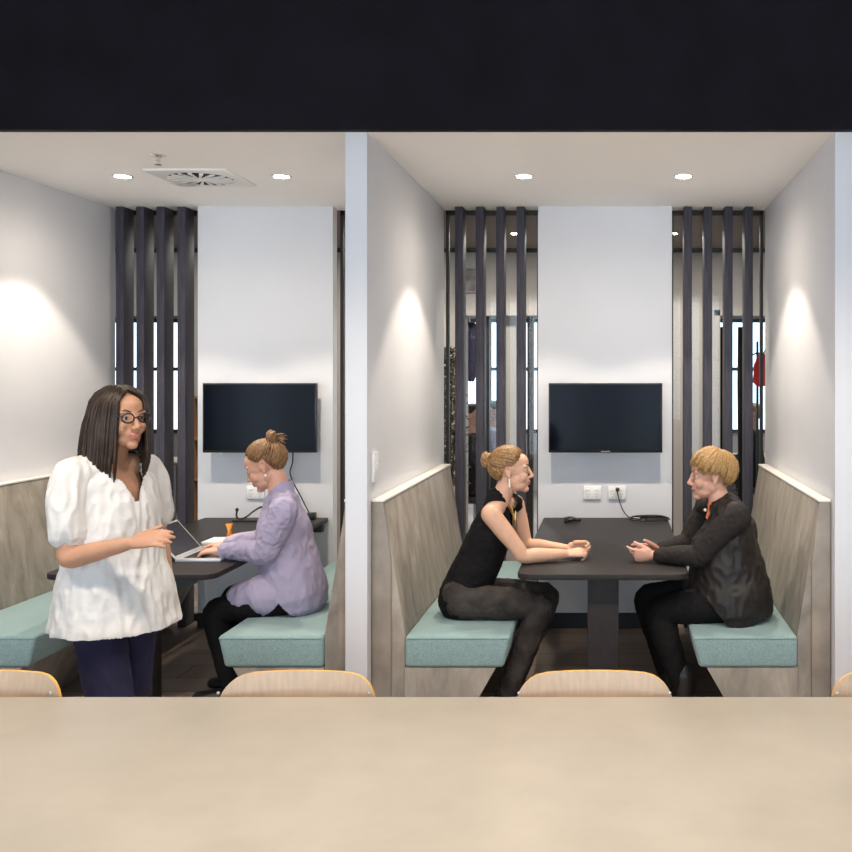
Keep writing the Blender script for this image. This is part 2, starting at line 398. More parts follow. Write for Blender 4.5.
# light switch on the partition's side
root = empty('light_switch', (-1.129, 4.73, 1.235), 'slim white switch plate on the side of the middle partition', 'switch')
B((-1.1288, 4.69, 1.165), (-1.113, 4.77, 1.305)).build('plate', M['white_plastic'], root, bevel=.003)
B((-1.1135, 4.715, 1.215), (-1.107, 4.745, 1.255)).build('rocker_switch', M['white_plastic'], root, bevel=.002)

# ------------------------------------------------------------------ ceiling fittings
LY = 5.62
LX = [(122.5 - VX) / 178, (281.5 - VX) / 178, (524 - VX) / 178, (683.5 - VX) / 178]
LL = ['round recessed downlight left of the sprinkler', 'round recessed downlight right of the air vent', 'round recessed downlight above the woman in the sleeveless top', 'round recessed downlight above the short haired woman in black jacket']
def downlight(x, y, z, label, power, group, ang=96, r=.045, color=(1, .875, .72)):
    root = empty('downlight', (x, y, z), label, 'downlight', group)
    MB().lathe((x, y, z), [(r * .98, .0), (r * .98, -.004), (r * 1.18, -.005), (r * 1.22, -.001), (r * 1.22, -.0005)], 28).build('trim_ring', M['chrome'], root, smooth=True)
    MB().lathe((x, y, z), [(r * .01, -.006), (r * .93, -.006), (r * .93, -.0042)], 28).build('lamp', M['lamp'], root)
    l = bpy.data.lights.new('downlight_beam', 'SPOT'); l.energy = power; l.spot_size = math.radians(ang); l.spot_blend = .22
    l.shadow_soft_size = .03; l.color = color
    lo = bpy.data.objects.new('downlight_beam', l); C.objects.link(lo); lo.location = (x, y, z - .03)
    sp = bpy.data.lights.new('downlight_spill', 'SPOT'); sp.energy = power * .42; sp.spot_size = math.radians(168); sp.spot_blend = 1; sp.shadow_soft_size = .04; sp.color = color
    so = bpy.data.objects.new('downlight_spill', sp); C.objects.link(so); so.location = (x, y, z - .025)
    return lo
for x, t in zip(LX, LL): downlight(x, LY, CE, t, 40, 'booth ceiling downlights')
for i, (x, y) in enumerate(((.48, 7.86), (-.76, 7.86))):
    downlight(x, y, CE, ['small corridor downlight beyond the slats beside the white panel right of the television', 'small corridor downlight beyond the slats above the woman in the sleeveless top'][i], 25, 'corridor downlights', 140, .035)
# sprinkler
sx, sy = P(158, 155, 1.13 * F / (377 - 155)).x, 1.13 * F / (377 - 155)
root = empty('ceiling_sprinkler', (sx, sy, CE), 'small chrome fire sprinkler hanging from the ceiling left of the vent', 'sprinkler')
MB().lathe((sx, sy, CE), [(.012, -.012), (.04, -.004), (.04, -.0005)], 20).build('escutcheon', M['chrome'], root, smooth=True)
MB().lathe((sx, sy, CE), [(.008, -.03), (.011, -.03), (.011, -.0125), (.008, -.0125)], 12).build('body', M['chrome'], root)
MB().lathe((sx, sy, CE), [(.018, -.05), (.018, -.047), (.006, -.046), (.006, -.0305)], 12).build('deflector', M['chrome'], root)
# air vent
vy0, vy1 = 5.41, 5.88; vx0 = -2.545; vx1 = vx0 + .455
root = empty('air_vent', ((vx0 + vx1) / 2, (vy0 + vy1) / 2, CE), 'square white ceiling vent with a swirl of dark blades', 'vent')
B((vx0, vy0, CE - .012), (vx1, vy1, CE - .0005)).build('plate', M['white_plastic'], root, bevel=.004)
cx_, cy_ = (vx0 + vx1) / 2 + .0, (vy0 + vy1) / 2
MB().lathe((cx_, cy_, CE), [(.03, -.0135), (.175, -.0135), (.175, -.0125), (.03, -.0125)], 36).build('swirl_opening', M['dark_gap'], root)
MB().lathe((cx_, cy_, CE), [(.001, -.018), (.045, -.018), (.045, -.0136)], 24).build('hub', M['white_plastic'], root)
for k in range(18):
    a = 2 * math.pi * k / 18
    d = V((math.cos(a), math.sin(a), 0)); t_ = V((-math.sin(a), math.cos(a), 0)); c = V((cx_, cy_, CE - .0138))
    w0, w1 = .004, .017
    p = [c + d * .04 - t_ * w0, c + d * .04 + t_ * w0, c + d * .172 + t_ * (w1 + .03), c + d * .172 + t_ * (.03 - w1 * .35)]
    vs = p + [q + V((0, 0, -.006)) for q in p]
    MB().raw(vs, [(3, 2, 1, 0), (4, 5, 6, 7), (0, 1, 5, 4), (1, 2, 6, 5), (2, 3, 7, 6), (3, 0, 4, 7)]).build('blade', M['white_plastic'], root)

# ------------------------------------------------------------------ counter and chairs
root = empty('counter_table', (-.4, 2.2, 0), 'long beige counter table across the foreground', 'table')
B((-3.6, 1.45, .68), (3.2, 2.94, .72)).build('tabletop', M['counter'], root, bevel=.003)
for x in (-3.3, 2.86): B((x, 1.6, 0), (x + .05, 2.78, .679)).build('leg', M['table'], root, bevel=.003)
CHL = ['pale plywood chair at the far left end of the counter', 'pale plywood chair in front of the middle partition and lavender shirt', 'pale plywood chair in front of the table where two women talk', 'pale plywood chair at the right end, cut by the picture edge']
def chair(cx, label):
    D0 = 2.99
    root = empty('plywood_chair', (cx, D0 - .2, 0), label, 'chair', 'plywood chairs along the counter')
    # backrest: curved plywood, wings towards the camera, rounded top corners
    W, H, zb, th = .234, .312, .455, .012; n, m = 24, 12
    vs, fs = [], []
    def outline(t):   # half width at height fraction t, rounded top corners
        z = t * H; r = .085
        if z > H - r: return W - r + math.sqrt(max(0, r * r - (z - H + r) ** 2))
        return W
    pts = []
    tt = [0, .2, .4, .55, .68, .75, .8, .85, .89, .93, .96, .985, 1]
    for j, t in enumerate(tt):
        hw = outline(t)
        row = []
        for i in range(n + 1):
            x = (i / n * 2 - 1) * hw
            y = D0 + .05 * t - .055 * (x / W) ** 2
            row.append(V((cx + x, y, zb + t * H)))
        pts.append(row)
    R, Cn = len(pts), n + 1
    front = [p for r_ in pts for p in r_]
    back = [p + V((0, th, 0)) for p in front]
    vs = front + back; N = R * Cn; mb = MB(); f0, fe = [], []
    for j in range(R - 1):
        for i in range(n):
            q = (j * Cn + i, j * Cn + i + 1, (j + 1) * Cn + i + 1, (j + 1) * Cn + i)
            f0.append(q); f0.append(tuple(N + k for k in q[::-1]))
    for j in range(R - 1):
        for i in (0, n): fe.append((j * Cn + i, (j + 1) * Cn + i, N + (j + 1) * Cn + i, N + j * Cn + i))
    for i in range(n):
        for j in (0, R - 1): fe.append((j * Cn + i, j * Cn + i + 1, N + j * Cn + i + 1, N + j * Cn + i))
    mb.raw(vs, f0, 0); mb.m = [0] * len(f0); mb.f += fe; mb.m += [1] * len(fe)
    bo = mb.build('backrest', [M['ply'], M['ply_edge']], root)
    bo.data.polygons.foreach_set('use_smooth', [True] * len(bo.data.polygons)); bo.data.set_sharp_from_angle(angle=math.radians(40))
    for sx_ in (-1, 1):
        MB().lathe((cx + sx_ * .222, D0 - .047, zb + .275), [(.001, .003), (.004, .002), (.005, 0)], 12, axis=(0, -1, 0)).build('bolt', M['steel'], root)
    MB().prism(rounded(cx - .21, cx + .21, D0 - .42, D0 - .02, .06), 2, .44, .454).build('seat', [M['ply']], root, bevel=.003)
    for sx_ in (-1, 1):
        MB().tube([(cx + sx_ * .15, D0 - .36, .438), (cx + sx_ * .19, D0 - .40, .0)], [.011, .011], caps=False, n=10).build('leg', M['steel'], root, smooth=True)
        MB().tube([(cx + sx_ * .15, D0 - .06, .438), (cx + sx_ * .19, D0 + .02, .0)], [.011, .011], caps=False, n=10).build('leg', M['steel'], root, smooth=True)
    MB().tube([(cx - .1, D0 - .1, .432), (cx - .1, D0 + .012, .46), (cx - .1, D0 + .05, .62)], [.008] * 3, sub=4, n=8).build('back_support', M['steel'], root, smooth=True)
    MB().tube([(cx + .1, D0 - .1, .432), (cx + .1, D0 + .012, .46), (cx + .1, D0 + .05, .62)], [.008] * 3, sub=4, n=8).build('back_support', M['steel'], root, smooth=True)
for x, t in zip((-1.875, -.937, -.052, .885), CHL): chair(x, t)

# ------------------------------------------------------------------ things on the tables
c = P(570, 521.5, 6.42); c.z = TZ
root = empty('conference_microphone', c, 'small black three-armed microphone on the right booth table', 'microphone')
mb = MB(); mb.lathe(c + V((0, 0, .006)), [(.03, 0), (.042, .008), (.038, .02), (.02, .026), (.001, .027)], 20)
mb.build('body', M['black_plastic'], root, smooth=True)
for k in range(3):
    a = math.radians(90 + 120 * k + 35); d = V((math.cos(a), math.sin(a), 0))
    mb = MB(); mb.tube([c + d * .03 + V((0, 0, .015)), c + d * .055 + V((0, 0, .010)), c + d * .062 + V((0, 0, .014))], [(.011, .009), (.009, .008), (.012, .008)], n=10, sub=3)
    mb.build('arm', M['black_plastic'], root, smooth=True)
MB().lathe(c + V((0, 0, .033)), [(.012, 0), (.012, .003), (.001, .004)], 14).build('button', M['grey_plastic'], root)
# plugged cable with coil
pz = ow(0, 489).z; px_ = ow(617.5, 0).x
pts = [V((px_, DB - .035, pz)), V((px_ + .002, DB - .06, pz - .03)), V((px_ + .03, DB - .09, .80)), V((px_ + .075, DB - .10, .745)), V((px_ + .13, DB - .08, TZ + .005))]
cc = V((.24, 6.49, TZ + .005))
for k in range(0, 24):
    a = math.radians(110 - 36 * k); rr = (.135, .128, .118)[k // 10] - (.012 if k > 16 else 0); pts.append(cc + V((rr * math.cos(a), .10 * math.sin(a) * (rr / .13), .0008 * k)))
root = empty('power_cable', (px_, DB - .03, pz), 'thin black cable plugged into the wall and coiled on the right booth table', 'cable')
MB().tube(pts, [.0035] * len(pts), sub=5, n=8).build('cord', M['black_plastic'], root, smooth=True)
MB().lathe((px_, DB - .0185, pz), [(.013, 0), (.014, .02), (.006, .03)], 14, axis=(0, -1, 0)).build('plug', M['black_plastic'], root, smooth=True)
B((px_ + .10, DB - .115, TZ), (px_ + .145, DB - .09, TZ + .016)).build('connector', M['grey_plastic'], root, bevel=.003)
# left booth: cable from tv
pts = [P(293, 447, 6.56), P(292.5, 462, 6.58), P(290, 472, 6.59), P(293, 482, 6.59), P(300, 495, 6.59), P(306, 507, 6.58), P(311, 516, 6.55)]
root = empty('television_cable', pts[0], 'thin black cable hanging from the left television down to the table', 'cable')
MB().tube(pts, [.0045] * len(pts), sub=5, n=8).build('cord', M['black_plastic'], root, smooth=True)
q = P(311, 514, 6.53); q.z = TZ
B(q + V((-.03, -.03, 0)), q + V((.03, .03, .045))).build('adapter_box', M['black_plastic'], root, bevel=.006)
# gooseneck-like black lead on left table
a0 = P(238, 517, 6.5); a0.z = TZ
root = empty('audio_lead', a0, 'black lead with a round tip lying at the back of the left table', 'cable')
pts = [P(237, 511, 6.5), P(236.5, 516, 6.5), V((a0.x + .02, 6.47, TZ + .008)), P(246, 517, 6.46), P(254, 511, 6.5), P(262, 507, 6.54), P(272, 509, 6.56)]
for p in pts: p.z = max(p.z, TZ + .006)
MB().tube(pts, [.006] * len(pts), sub=5, n=8).build('cord', M['black_plastic'], root, smooth=True)
MB().ell(pts[0] + V((0, 0, .008)), (.011, .011, .013)).build('tip', M['black_plastic'], root, smooth=True)
B((a0.x - .01, 6.42, TZ), (a0.x + .17, 6.46, TZ + .01)).build('flat_base', M['black_plastic'], root, bevel=.003)
# laptop (hinge to the left, user to the right)
lx0, lx1, ly0, ly1 = -2.195, -1.965, 5.02, 5.35
root = empty('laptop', ((lx0 + lx1) / 2, (ly0 + ly1) / 2, TZ), 'open silver laptop under the typing hands on the left table', 'laptop')
base = B((lx0, ly0, TZ), (lx1, ly1, TZ + .016)).build('base', M['silver'], root, bevel=.004)
kb = B((lx0 + .03, ly0 + .025, TZ + .0155), (lx0 + .14, ly1 - .025, TZ + .0165)).build('keyboard', M['grey_plastic'], base)
for r_ in range(5):
    for k in range(12):
        x = lx0 + .034 + r_ * .021; y = ly0 + .03 + k * .0226
        B((x, y, TZ + .0165), (x + .017, y + .018, TZ + .0185)).build('key', M['key'], base)
B((lx0 + .155, ly0 + .11, TZ + .0155), (lx1 - .012, ly1 - .11, TZ + .0166)).build('trackpad', M['silver'], base)
dx, dz = -.135, .15
L_ = math.hypot(dx, dz); nx, nz = -dz / L_ * -1, dx / L_ * -1
lid = MB(); hx, hz = lx0 + .004, TZ + .018; th = .007
ux, uz = dx, dz; nvx, nvz = (-dz / L_, dx / L_)
lid.prism([(hx, hz), (hx + ux, hz + uz), (hx + ux + nvx * th, hz + uz + nvz * th), (hx + nvx * th, hz + nvz * th)], 1, ly0, ly1)
lo_ = lid.build('lid', M['silver'], root, bevel=.002)
sc_ = MB(); e = .0006
sc_.prism([(hx + ux * .06 - nvx * e, hz + uz * .06 - nvz * e), (hx + ux * .95 - nvx * e, hz + uz * .95 - nvz * e), (hx + ux * .95, hz + uz * .95), (hx + ux * .06, hz + uz * .06)], 1, ly0 + .012, ly1 - .012)
sc_.build('screen', M['lscreen'], lo_)
# phone, paper, orange clip
x, y = -2.30, 5.47
root = empty('phone', (x, y, TZ), 'small dark phone lying beside the open laptop', 'phone')
B((x - .07, y - .035, TZ), (x + .07, y + .035, TZ + .008)).build('casing', M['silver'], root, bevel=.003)
B((x - .065, y - .031, TZ + .008), (x + .065, y + .031, TZ + .0086)).build('screen', M['key'], root)
x, y = P(221, 541, 0 or (TZ and 5.6)).x, 5.62
root = empty('notebook', (x, y, TZ), 'white notebook behind the hands of the woman in lavender', 'notebook')
B((x - .085, y - .08, TZ), (x + .09, y + .1, TZ + .012)).build('pages', M['paper'], root, bevel=.002)
B((x - .088, y - .083, TZ + .012), (x + .093, y + .103, TZ + .0145)).build('cover', M['white_plastic'], root, bevel=.001)
x, y = P(229, 0, 5.75).x, 5.76
root = empty('clamp', (x, y, TZ), 'small orange spring clamp standing behind the white notebook', 'clamp')
mb = MB(); mb.prism([(x - .022, TZ + .085), (x + .018, TZ + .085), (x + .006, TZ + .045), (x + .012, TZ), (x - .02, TZ), (x - .008, TZ + .045)], 1, y - .012, y + .012)
mb.build('jaw', M['orange'], root, bevel=.003)
mb = MB(); mb.tube([(x + .01, y - .01, TZ + .012), (x + .05, y - .02, TZ + .02), (x + .075, y - .02, TZ + .010)], [.011, .012, .009], sub=3, n=10); mb.build('handle', M['orange'], root, smooth=True)

# ------------------------------------------------------------------ people
DEPS = bpy.context.evaluated_depsgraph_get
def remesh(mb, name, mats, parent, vox, smooth=4, classify=None, wrinkle=None, cut=None, origin=None):
    me = bpy.data.meshes.new('tmp'); me.from_pydata(mb.v, [], mb.f)
    bm = bmesh.new(); bm.from_mesh(me); bmesh.ops.recalc_face_normals(bm, faces=bm.faces); bm.to_mesh(me); bm.free()
    t = bpy.data.objects.new('tmp', me); C.objects.link(t)
    r = t.modifiers.new('r', 'REMESH'); r.mode = 'VOXEL'; r.voxel_size = vox
    s = t.modifiers.new('s', 'SMOOTH'); s.iterations = smooth; s.factor = .5
    ev = t.evaluated_get(DEPS()); nm = bpy.data.meshes.new_from_object(ev)
    bpy.data.objects.remove(t); bpy.data.meshes.remove(me)
    nm.name = name; nm.materials.clear()
    for m in mats: nm.materials.append(m)
    if wrinkle:
        amp, sc, st = wrinkle; co = [v.co.copy() for v in nm.vertices]; nr = [v.normal.copy() for v in nm.vertices]
        for v, c0, n0 in zip(nm.vertices, co, nr):
            q = V((c0.x * st[0], c0.y * st[1], c0.z * st[2])) * sc
            f1 = noise.noise(q); f2 = 1 - 2 * abs(noise.noise(q * 1.7 + V((5, 2, 9))))
            v.co = c0 + n0 * amp * (.55 * f1 + .45 * f2 + .35 * (1 - 2.4 * abs(noise.noise(q * 3.1 + V((1, 7, 3))))))
    if cut:
        bm = bmesh.new(); bm.from_mesh(nm)
        kill = [f for f in bm.faces if cut(f.calc_center_median())]
        bmesh.ops.delete(bm, geom=kill, context='FACES'); bm.to_mesh(nm); bm.free()
    if classify: nm.polygons.foreach_set('material_index', [classify(p.center) for p in nm.polygons])
    org = parent.matrix_basis.translation if parent is not None else V(origin)
    nm.transform(Matrix.Translation(-org))
    nm.polygons.foreach_set('use_smooth', [True] * len(nm.polygons))
    o = link(name, nm, parent)
    if parent is None: o.location = org
    return o
class Head:
    def __init__(s, O, f, up=(0, 0, 1), k=1.):
        s.O = V(O); s.f = V(f).normalized(); up = V(up); s.u = (up - s.f * up.dot(s.f)).normalized(); s.s = s.u.cross(s.f); s.k = k   # s = person's left
    def p(s, f, l, u): return s.O + (s.f * f + s.s * l + s.u * u) * s.k
    def loc(s, c): d = (V(c) - s.O) / s.k; return d.dot(s.f), d.dot(s.s), d.dot(s.u)
    def e(s, mb, c, r, nu=18, nv=12, mi=0): mb.ell(s.p(*c), [q * s.k for q in r], (s.f, s.s, s.u), nu, nv, mi)
    def add(h, mb, neck):
        e = lambda c, r: h.e(mb, c, r)
        e((-.014, 0, .03), (.092, .073, .080)); e((.028, 0, .045), (.058, .061, .048)); e((.030, 0, .01), (.058, .062, .065))
        e((.032, 0, -.035), (.050, .057, .060)); e((.046, 0, -.050), (.045, .046, .038)); e((.036, 0, -.070), (.048, .049, .035))
        e((.070, 0, -.093), (.021, .022, .017)); e((.0, 0, -.05), (.05, .056, .045))
        for q in (-1, 1):
            e((.068, q * .030, .027), (.016, .026, .008)); e((.058, q * .036, -.028), (.025, .024, .028))
            e((.0655, q * .031, .0105), (.0155, .0175, .0105))
            e((-.010, q * .071, -.006), (.013, .005, .023)); e((-.006, q * .072, -.028), (.008, .005, .010))
            mb.tube([h.p(.002, q * .072, -.010), h.p(.000, q * .077, .012), h.p(-.012, q * .079, .024), h.p(-.024, q * .080, .014), h.p(-.022, q * .078, -.008), h.p(-.010, q * .074, -.030)], [.0045 * h.k] * 6, sub=3, n=8)
            e((.095, q * .010, -.031), (.011, .008, .0075))
        mb.tube([h.p(.083, 0, .016), h.p(.094, 0, -.006), h.p(.106, 0, -.025)], [.008 * h.k, .009 * h.k, .0095 * h.k], n=12)
        e((.0895, 0, -.0535), (.009, .020, .0055)); e((.0875, 0, -.066), (.0095, .018, .0062))
        mb.tube([neck, h.p(-.024, 0, -.075), h.p(-.018, 0, -.02)], [.054 * h.k, .047 * h.k, .050 * h.k], n=18, sub=3)
    def lips(h, c):
        f, l, u = h.loc(c); q = 1 - ((u + .0598) / .0105) ** 2; return f > .080 and q > 0 and abs(l) < .0225 * q ** .5
    def details(h, root, look=0.):
        for q in (-1, 1):
            mb = MB(); h.e(mb, (.0688, q * .031, .0045), (.0135, .0140, .0085), 16, 10, 0); h.e(mb, (.0800, q * .031, .0045), (.0030, .0055, .0055), 12, 8, 1)
            mb.tube([h.p(.0785, q * .017, .006), h.p(.0835, q * .031, .0110), h.p(.0765, q * .046, .0065)], [.0014, .0018, .0014], sub=4, n=6, mi=2)
            mb.build('eye', [M['eye'], M['iris'], M['brow']], root, smooth=True)
            mb = MB(); mb.tube([h.p(.0845, q * .015, .028), h.p(.0815, q * .034, .0345), h.p(.068, q * .050, .029)], [.0025, .0035, .002], sub=3, n=6)
            mb.build('eyebrow', M['brow'], root, smooth=True)
HL = [(0, 50), (35, 42), (58, 18), (74, 2), (84, -2), (97, 6), (110, -34), (125, -58), (180, -66)]
def hl(az, tab):
    az = abs((az + 180) % 360 - 180)
    for (a, e0), (b_, e1) in zip(tab, tab[1:]):
        if az <= b_: return e0 + (e1 - e0) * (az - a) / (b_ - a)
    return tab[-1][1]
def sdir(az, el): a, e = math.radians(az), math.radians(el); return V((math.cos(e) * math.cos(a), math.cos(e) * math.sin(a), math.sin(e)))
SR = (.100, .081, .089)
def scalp(h, d, m=1.): return h.p(-.014 + d.x * SR[0] * m, d.y * SR[1] * m, .03 + d.z * SR[2] * m)
def cap(mb, h, tab, m=1.0):
    n, r = 48, 10; vs = []; fs = []
    for i in range(n):
        az = 360 * i / n; e0 = hl(az, tab)
        for j in range(r + 1): vs.append(scalp(h, sdir(az, e0 + (89.9 - e0) * j / r), m - (.05 if j == 0 else 0)))
    for i in range(n):
        for j in range(r):
            a, b_ = i * (r + 1), ((i + 1) % n) * (r + 1); fs.append((a + j, b_ + j, b_ + j + 1, a + j + 1))
    mb.raw(vs, fs)
def slerp(a, b_, t):
    a = a.normalized(); b_ = b_.normalized(); d = max(-.9999, min(.9999, a.dot(b_))); w = math.acos(d)
    return (a * math.sin((1 - t) * w) + b_ * math.sin(t * w)) / math.sin(w)
def hand(mb, W, d, n, k=None, curl=(25, 30, 20), spread=.0, thumb=(.62, .6, .35), sc=1., curls=None, thumb_bend=.3):
    """W wrist, d towards the knuckles, n out of the palm, k towards the thumb"""
    d = V(d).normalized(); n = V(n); n = (n - d * n.dot(d)).normalized()
    kk = d.cross(n) if k is None else V(k); k = (kk - d * kk.dot(d) - n * kk.dot(n)).normalized()
    W = V(W); S = sc
    mb.tube([W - d * .01, W + d * .03 * S, W + d * .065 * S, W + d * .084 * S], [(.021 * S, .017 * S), (.031 * S, .016 * S), (.037 * S, .0135 * S), (.035 * S, .0115 * S)], side=k, n=16, sub=3)
    for i, (off, ln) in enumerate(((.0275, .068), (.0095, .076), (-.0085, .071), (-.026, .056))):
        c3 = curls[i] if curls else curl
        p = W + d * (.082 - .004 * abs(i - 1)) * S + k * off * S; ang = 0; pts = [p - d * .02 * S, p]
        dd = (d + k * spread * (1.2 - i)).normalized()
        for sgl, fr in zip(c3, (.44, .31, .25)):
            ang += math.radians(sgl); p = p + (dd * math.cos(ang) + n * math.sin(ang)) * ln * fr * S; pts.append(p)
        mb.tube(pts, [.009 * S, .0088 * S, .0082 * S, .0076 * S, .0066 * S], n=10)
    b0 = W + d * .018 * S + k * .022 * S + n * .004 * S; td = (d * thumb[0] + k * thumb[1] + n * thumb[2]).normalized(); t2 = (td + d * thumb_bend).normalized()
    mb.tube([b0, b0 + td * .034 * S, b0 + td * .034 * S + t2 * .03 * S, b0 + td * .034 * S + t2 * .052 * S], [.0145 * S, .0115 * S, .010 * S, .0085 * S], n=10)
def limb(mb, pts, rad, sub=4, n=18): mb.tube(pts, rad, n=n, sub=sub)
def foot(mb, ank, fwd, g=0., L=.17):
    f = V(fwd).normalized(); a = V(ank)
    mb.tube([V((a.x, a.y, a.z)) , V((a.x, a.y, .055)) - f * .0], [.038 + g, .042 + g], n=14)
    hx = V((a.x, a.y, .04)) - f * .035
    mb.tube([hx, hx + f * .09, hx + f * (L + .0), hx + f * (L + .03)], [(.034 + g, .036 + g), (.040 + g, .036 + g), (.043 + g, .024 + g), (.034 + g, .02 + g)], side=f.cross(V((0, 0, 1))), n=16, sub=3)
def sub_person(base, label, group=None): return dict(base=base, label=label)

# ================= woman in black sleeveless top (right booth, left bench) =================
def woman_black_top():
    h = Head((-.512, 5.1, 1.183), (1, .04, -.02), k=1.0)
    neck = V((-.572, 5.1, 1.035))
    hipN, hipF = V((-.755, 5.01, .538)), V((-.755, 5.19, .538))
    kN, kF = V((-.350, 4.985, .52)), V((-.335, 5.2, .525))
    aN, aF = V((-.525, 4.985, .09)), V((-.50, 5.19, .09))
    sN, sF = V((-.600, 4.945, .982)), V((-.510, 5.265, .992))
    eN, eF = V((-.440, 4.965, .772)), V((-.455, 5.27, .775))
    wN, wF = V((-.232, 5.055, .766)), V((-.225, 5.165, .770))
    spine = [V((-.770, 5.1, .54)), V((-.722, 5.1, .63)), V((-.668, 5.1, .74)), V((-.618, 5.1, .87)), V((-.580, 5.1, .970))]
    sd = (0, 1, 0)
    b = MB(); h.add(b, neck)
    b.tube(spine, [(.15, .105), (.125, .09), (.125, .092), (.15, .09), (.10, .06)], side=sd, n=24, sub=4)
    b.tube([sN, neck + V((0, -.02, -.02)), neck + V((0, .02, -.02)), sF], [.048, .05, .05, .048], n=16, sub=3)
    for hp, kn, an in ((hipN, kN, aN), (hipF, kF, aF)):
        limb(b, [hp, (hp + kn) / 2, kn, kn.lerp(an, .3), an], [.078, .066, .05, .048, .03])
        foot(b, an, (1, 0, 0))
    for s_, e_, w_ in ((sN, eN, wN), (sF, eF, wF)):
        limb(b, [s_, s_.lerp(e_, .35), s_.lerp(e_, .8), e_, e_.lerp(w_, .3), e_.lerp(w_, .75), w_], [.049, .046, .039, .037, .038, .029, .022])
    cl = [(58, 70, 45)] * 4
    hand(b, wN + V((0, 0, .002)), (1, .22, .06), (-.0, .5, -.85), k=(0, .85, .5), curls=[(12, 58, 55), (16, 64, 55), (20, 68, 55), (26, 70, 55)], thumb=(.85, .3, .35), sc=.94)
    hand(b, wF + V((.022, 0, .018)), (1, -.30, .02), (0, -.95, -.3), k=(0, -.3, .95), curls=[(38, 50, 35), (42, 52, 35), (46, 54, 35), (50, 56, 35)], thumb=(.85, .3, .4), sc=.94)
    body = remesh(b, 'person', [M['skin'], M['lips']], None, .0036, 5, classify=lambda c: 1 if h.lips(c) else 0, origin=(-.765, 5.1, .46))
    tag(body, 'woman in black sleeveless top with hair in a bun, hands clasped on the table', 'person')
    h.details(body)
    # hair
    hm = MB(); cap(hm, h, HL, 1.0); bun = h.p(-.128, 0, .052); bd = V((-.114, 0, .022)); bd = V((bd.x / SR[0], 0, bd.z / SR[2])).normalized()
    for i in range(240):
        az = random.uniform(-180, 180); e0 = hl(az, HL) + random.uniform(0, 14) * (1 if i % 3 else 3)
        d0 = sdir(az, e0); m = 1.0 + random.uniform(0, .045); mid = 1.05 + random.uniform(0, .05)
        pts = [scalp(h, slerp(d0, bd, t), m + (mid - m) * math.sin(math.pi * min(1, t * 1.1)) * .8) for t in (0, .12, .28, .45, .62, .8, .97)]
        hm.tube(pts, [.0025, .0045, .0055, .006, .006, .006, .006], n=5, caps=False)
    for k in range(30):
        a0 = random.uniform(0, 6.28); tl = random.uniform(-.6, .6); R_ = random.uniform(.018, .036)
        pts = []
        for j in range(7):
            a = a0 + j * .7; q = V((math.sin(tl) * math.cos(a), math.sin(a), math.cos(tl) * math.cos(a)))
            pts.append(bun + V((q.x * R_ + random.uniform(-.003, .003), q.y * R_, q.z * R_)))
        hm.tube(pts, [.006, .009, .010, .010, .010, .009, .005], n=6, sub=2)
    hm.ell(bun, (.032, .033, .034))
    hm.build('hair', M['hair_blond'], body, smooth=True)
    # sleeveless top
    t = MB()
    t.tube([V((-.762, 5.1, .535)), *spine[1:4], V((-.584, 5.1, .98))], [(.172, .122), (.150, .115), (.145, .112), (.160, .104), (.115, .075)], side=sd, n=28, sub=4)
    t.tube([sN + V((.0, .055, .012)), neck + V((-.01, -.02, .0)), neck + V((-.01, .02, .0)), sF + V((0, -.055, .008))], [.045, .057, .057, .045], n=18, sub=3)
    t.tube([neck + V((-.006, 0, -.04)), neck + V((.008, 0, .034))], [.066, .060], n=20, caps=False)
    def cutv(c):
        # open V at the front of the neck
        r = c - (neck + V((.0, 0, 0)))
        return r.x > .02 + .35 * abs(r.y) * 0 and abs(r.y) < .016 + max(0, (r.z + .17)) * .28 and r.z > -.17 and r.z > -9 and c.x > neck.x + .015
    to = remesh(t, 'sleeveless_top', [M['black_cloth']], body, .005, 3, wrinkle=(.007, 9, (1, 1, 1.6)), cut=cutv)
    # trousers
    t = MB()
    t.tube([V((-.752, 5.02, .56)), V((-.752, 5.18, .56))], [.102, .102], n=20)
    t.tube([V((-.772, 5.1, .54)), V((-.725, 5.1, .62))], [(.165, .10), (.14, .10)], side=sd, n=24)
    for hp, kn, an in ((hipN, kN, aN), (hipF, kF, aF)):
        limb(t, [hp, hp.lerp(kn, .5), hp.lerp(kn, .9), kn + V((-.005, 0, -.015)), kn.lerp(an, .3), kn.lerp(an, .7), an + V((0, 0, .0))], [.09, .08, .065, .064, .063, .052, .046], n=22)
    remesh(t, 'trousers', [M['jeans']], body, .006, 4, wrinkle=(.005, 14, (1.4, 1, 1)))
    for an in (aN, aF):
        t = MB(); foot(t, an, (1, 0, 0), .008); remesh(t, 'shoe', [M['boot']], body, .006, 3)
    # necklace and earring
    t = MB(); pts = [neck + V((.02, -.055, .02)), neck + V((.052, -.035, -.03)), neck + V((.078, 0, -.12)), neck + V((.052, .035, -.03)), neck + V((.02, .055, .02))]
    t.tube(pts, [.003] * 5, sub=5, n=6)
    for q in (-.012, 0, .012): t.tube([neck + V((.080, q, -.06 - abs(q))), neck + V((.084, q, -.15))], [.003, .0035], n=6)
    t.build('necklace', M['gold'], body, smooth=True)
    for q in (-1, 1):
        t = MB(); t.tube([h.p(-.006, q * .079, -.036), h.p(-.004, q * .082, -.075)], [.0025, .0045], n=8); t.build('earring', M['pearl'], body, smooth=True)
woman_black_top()

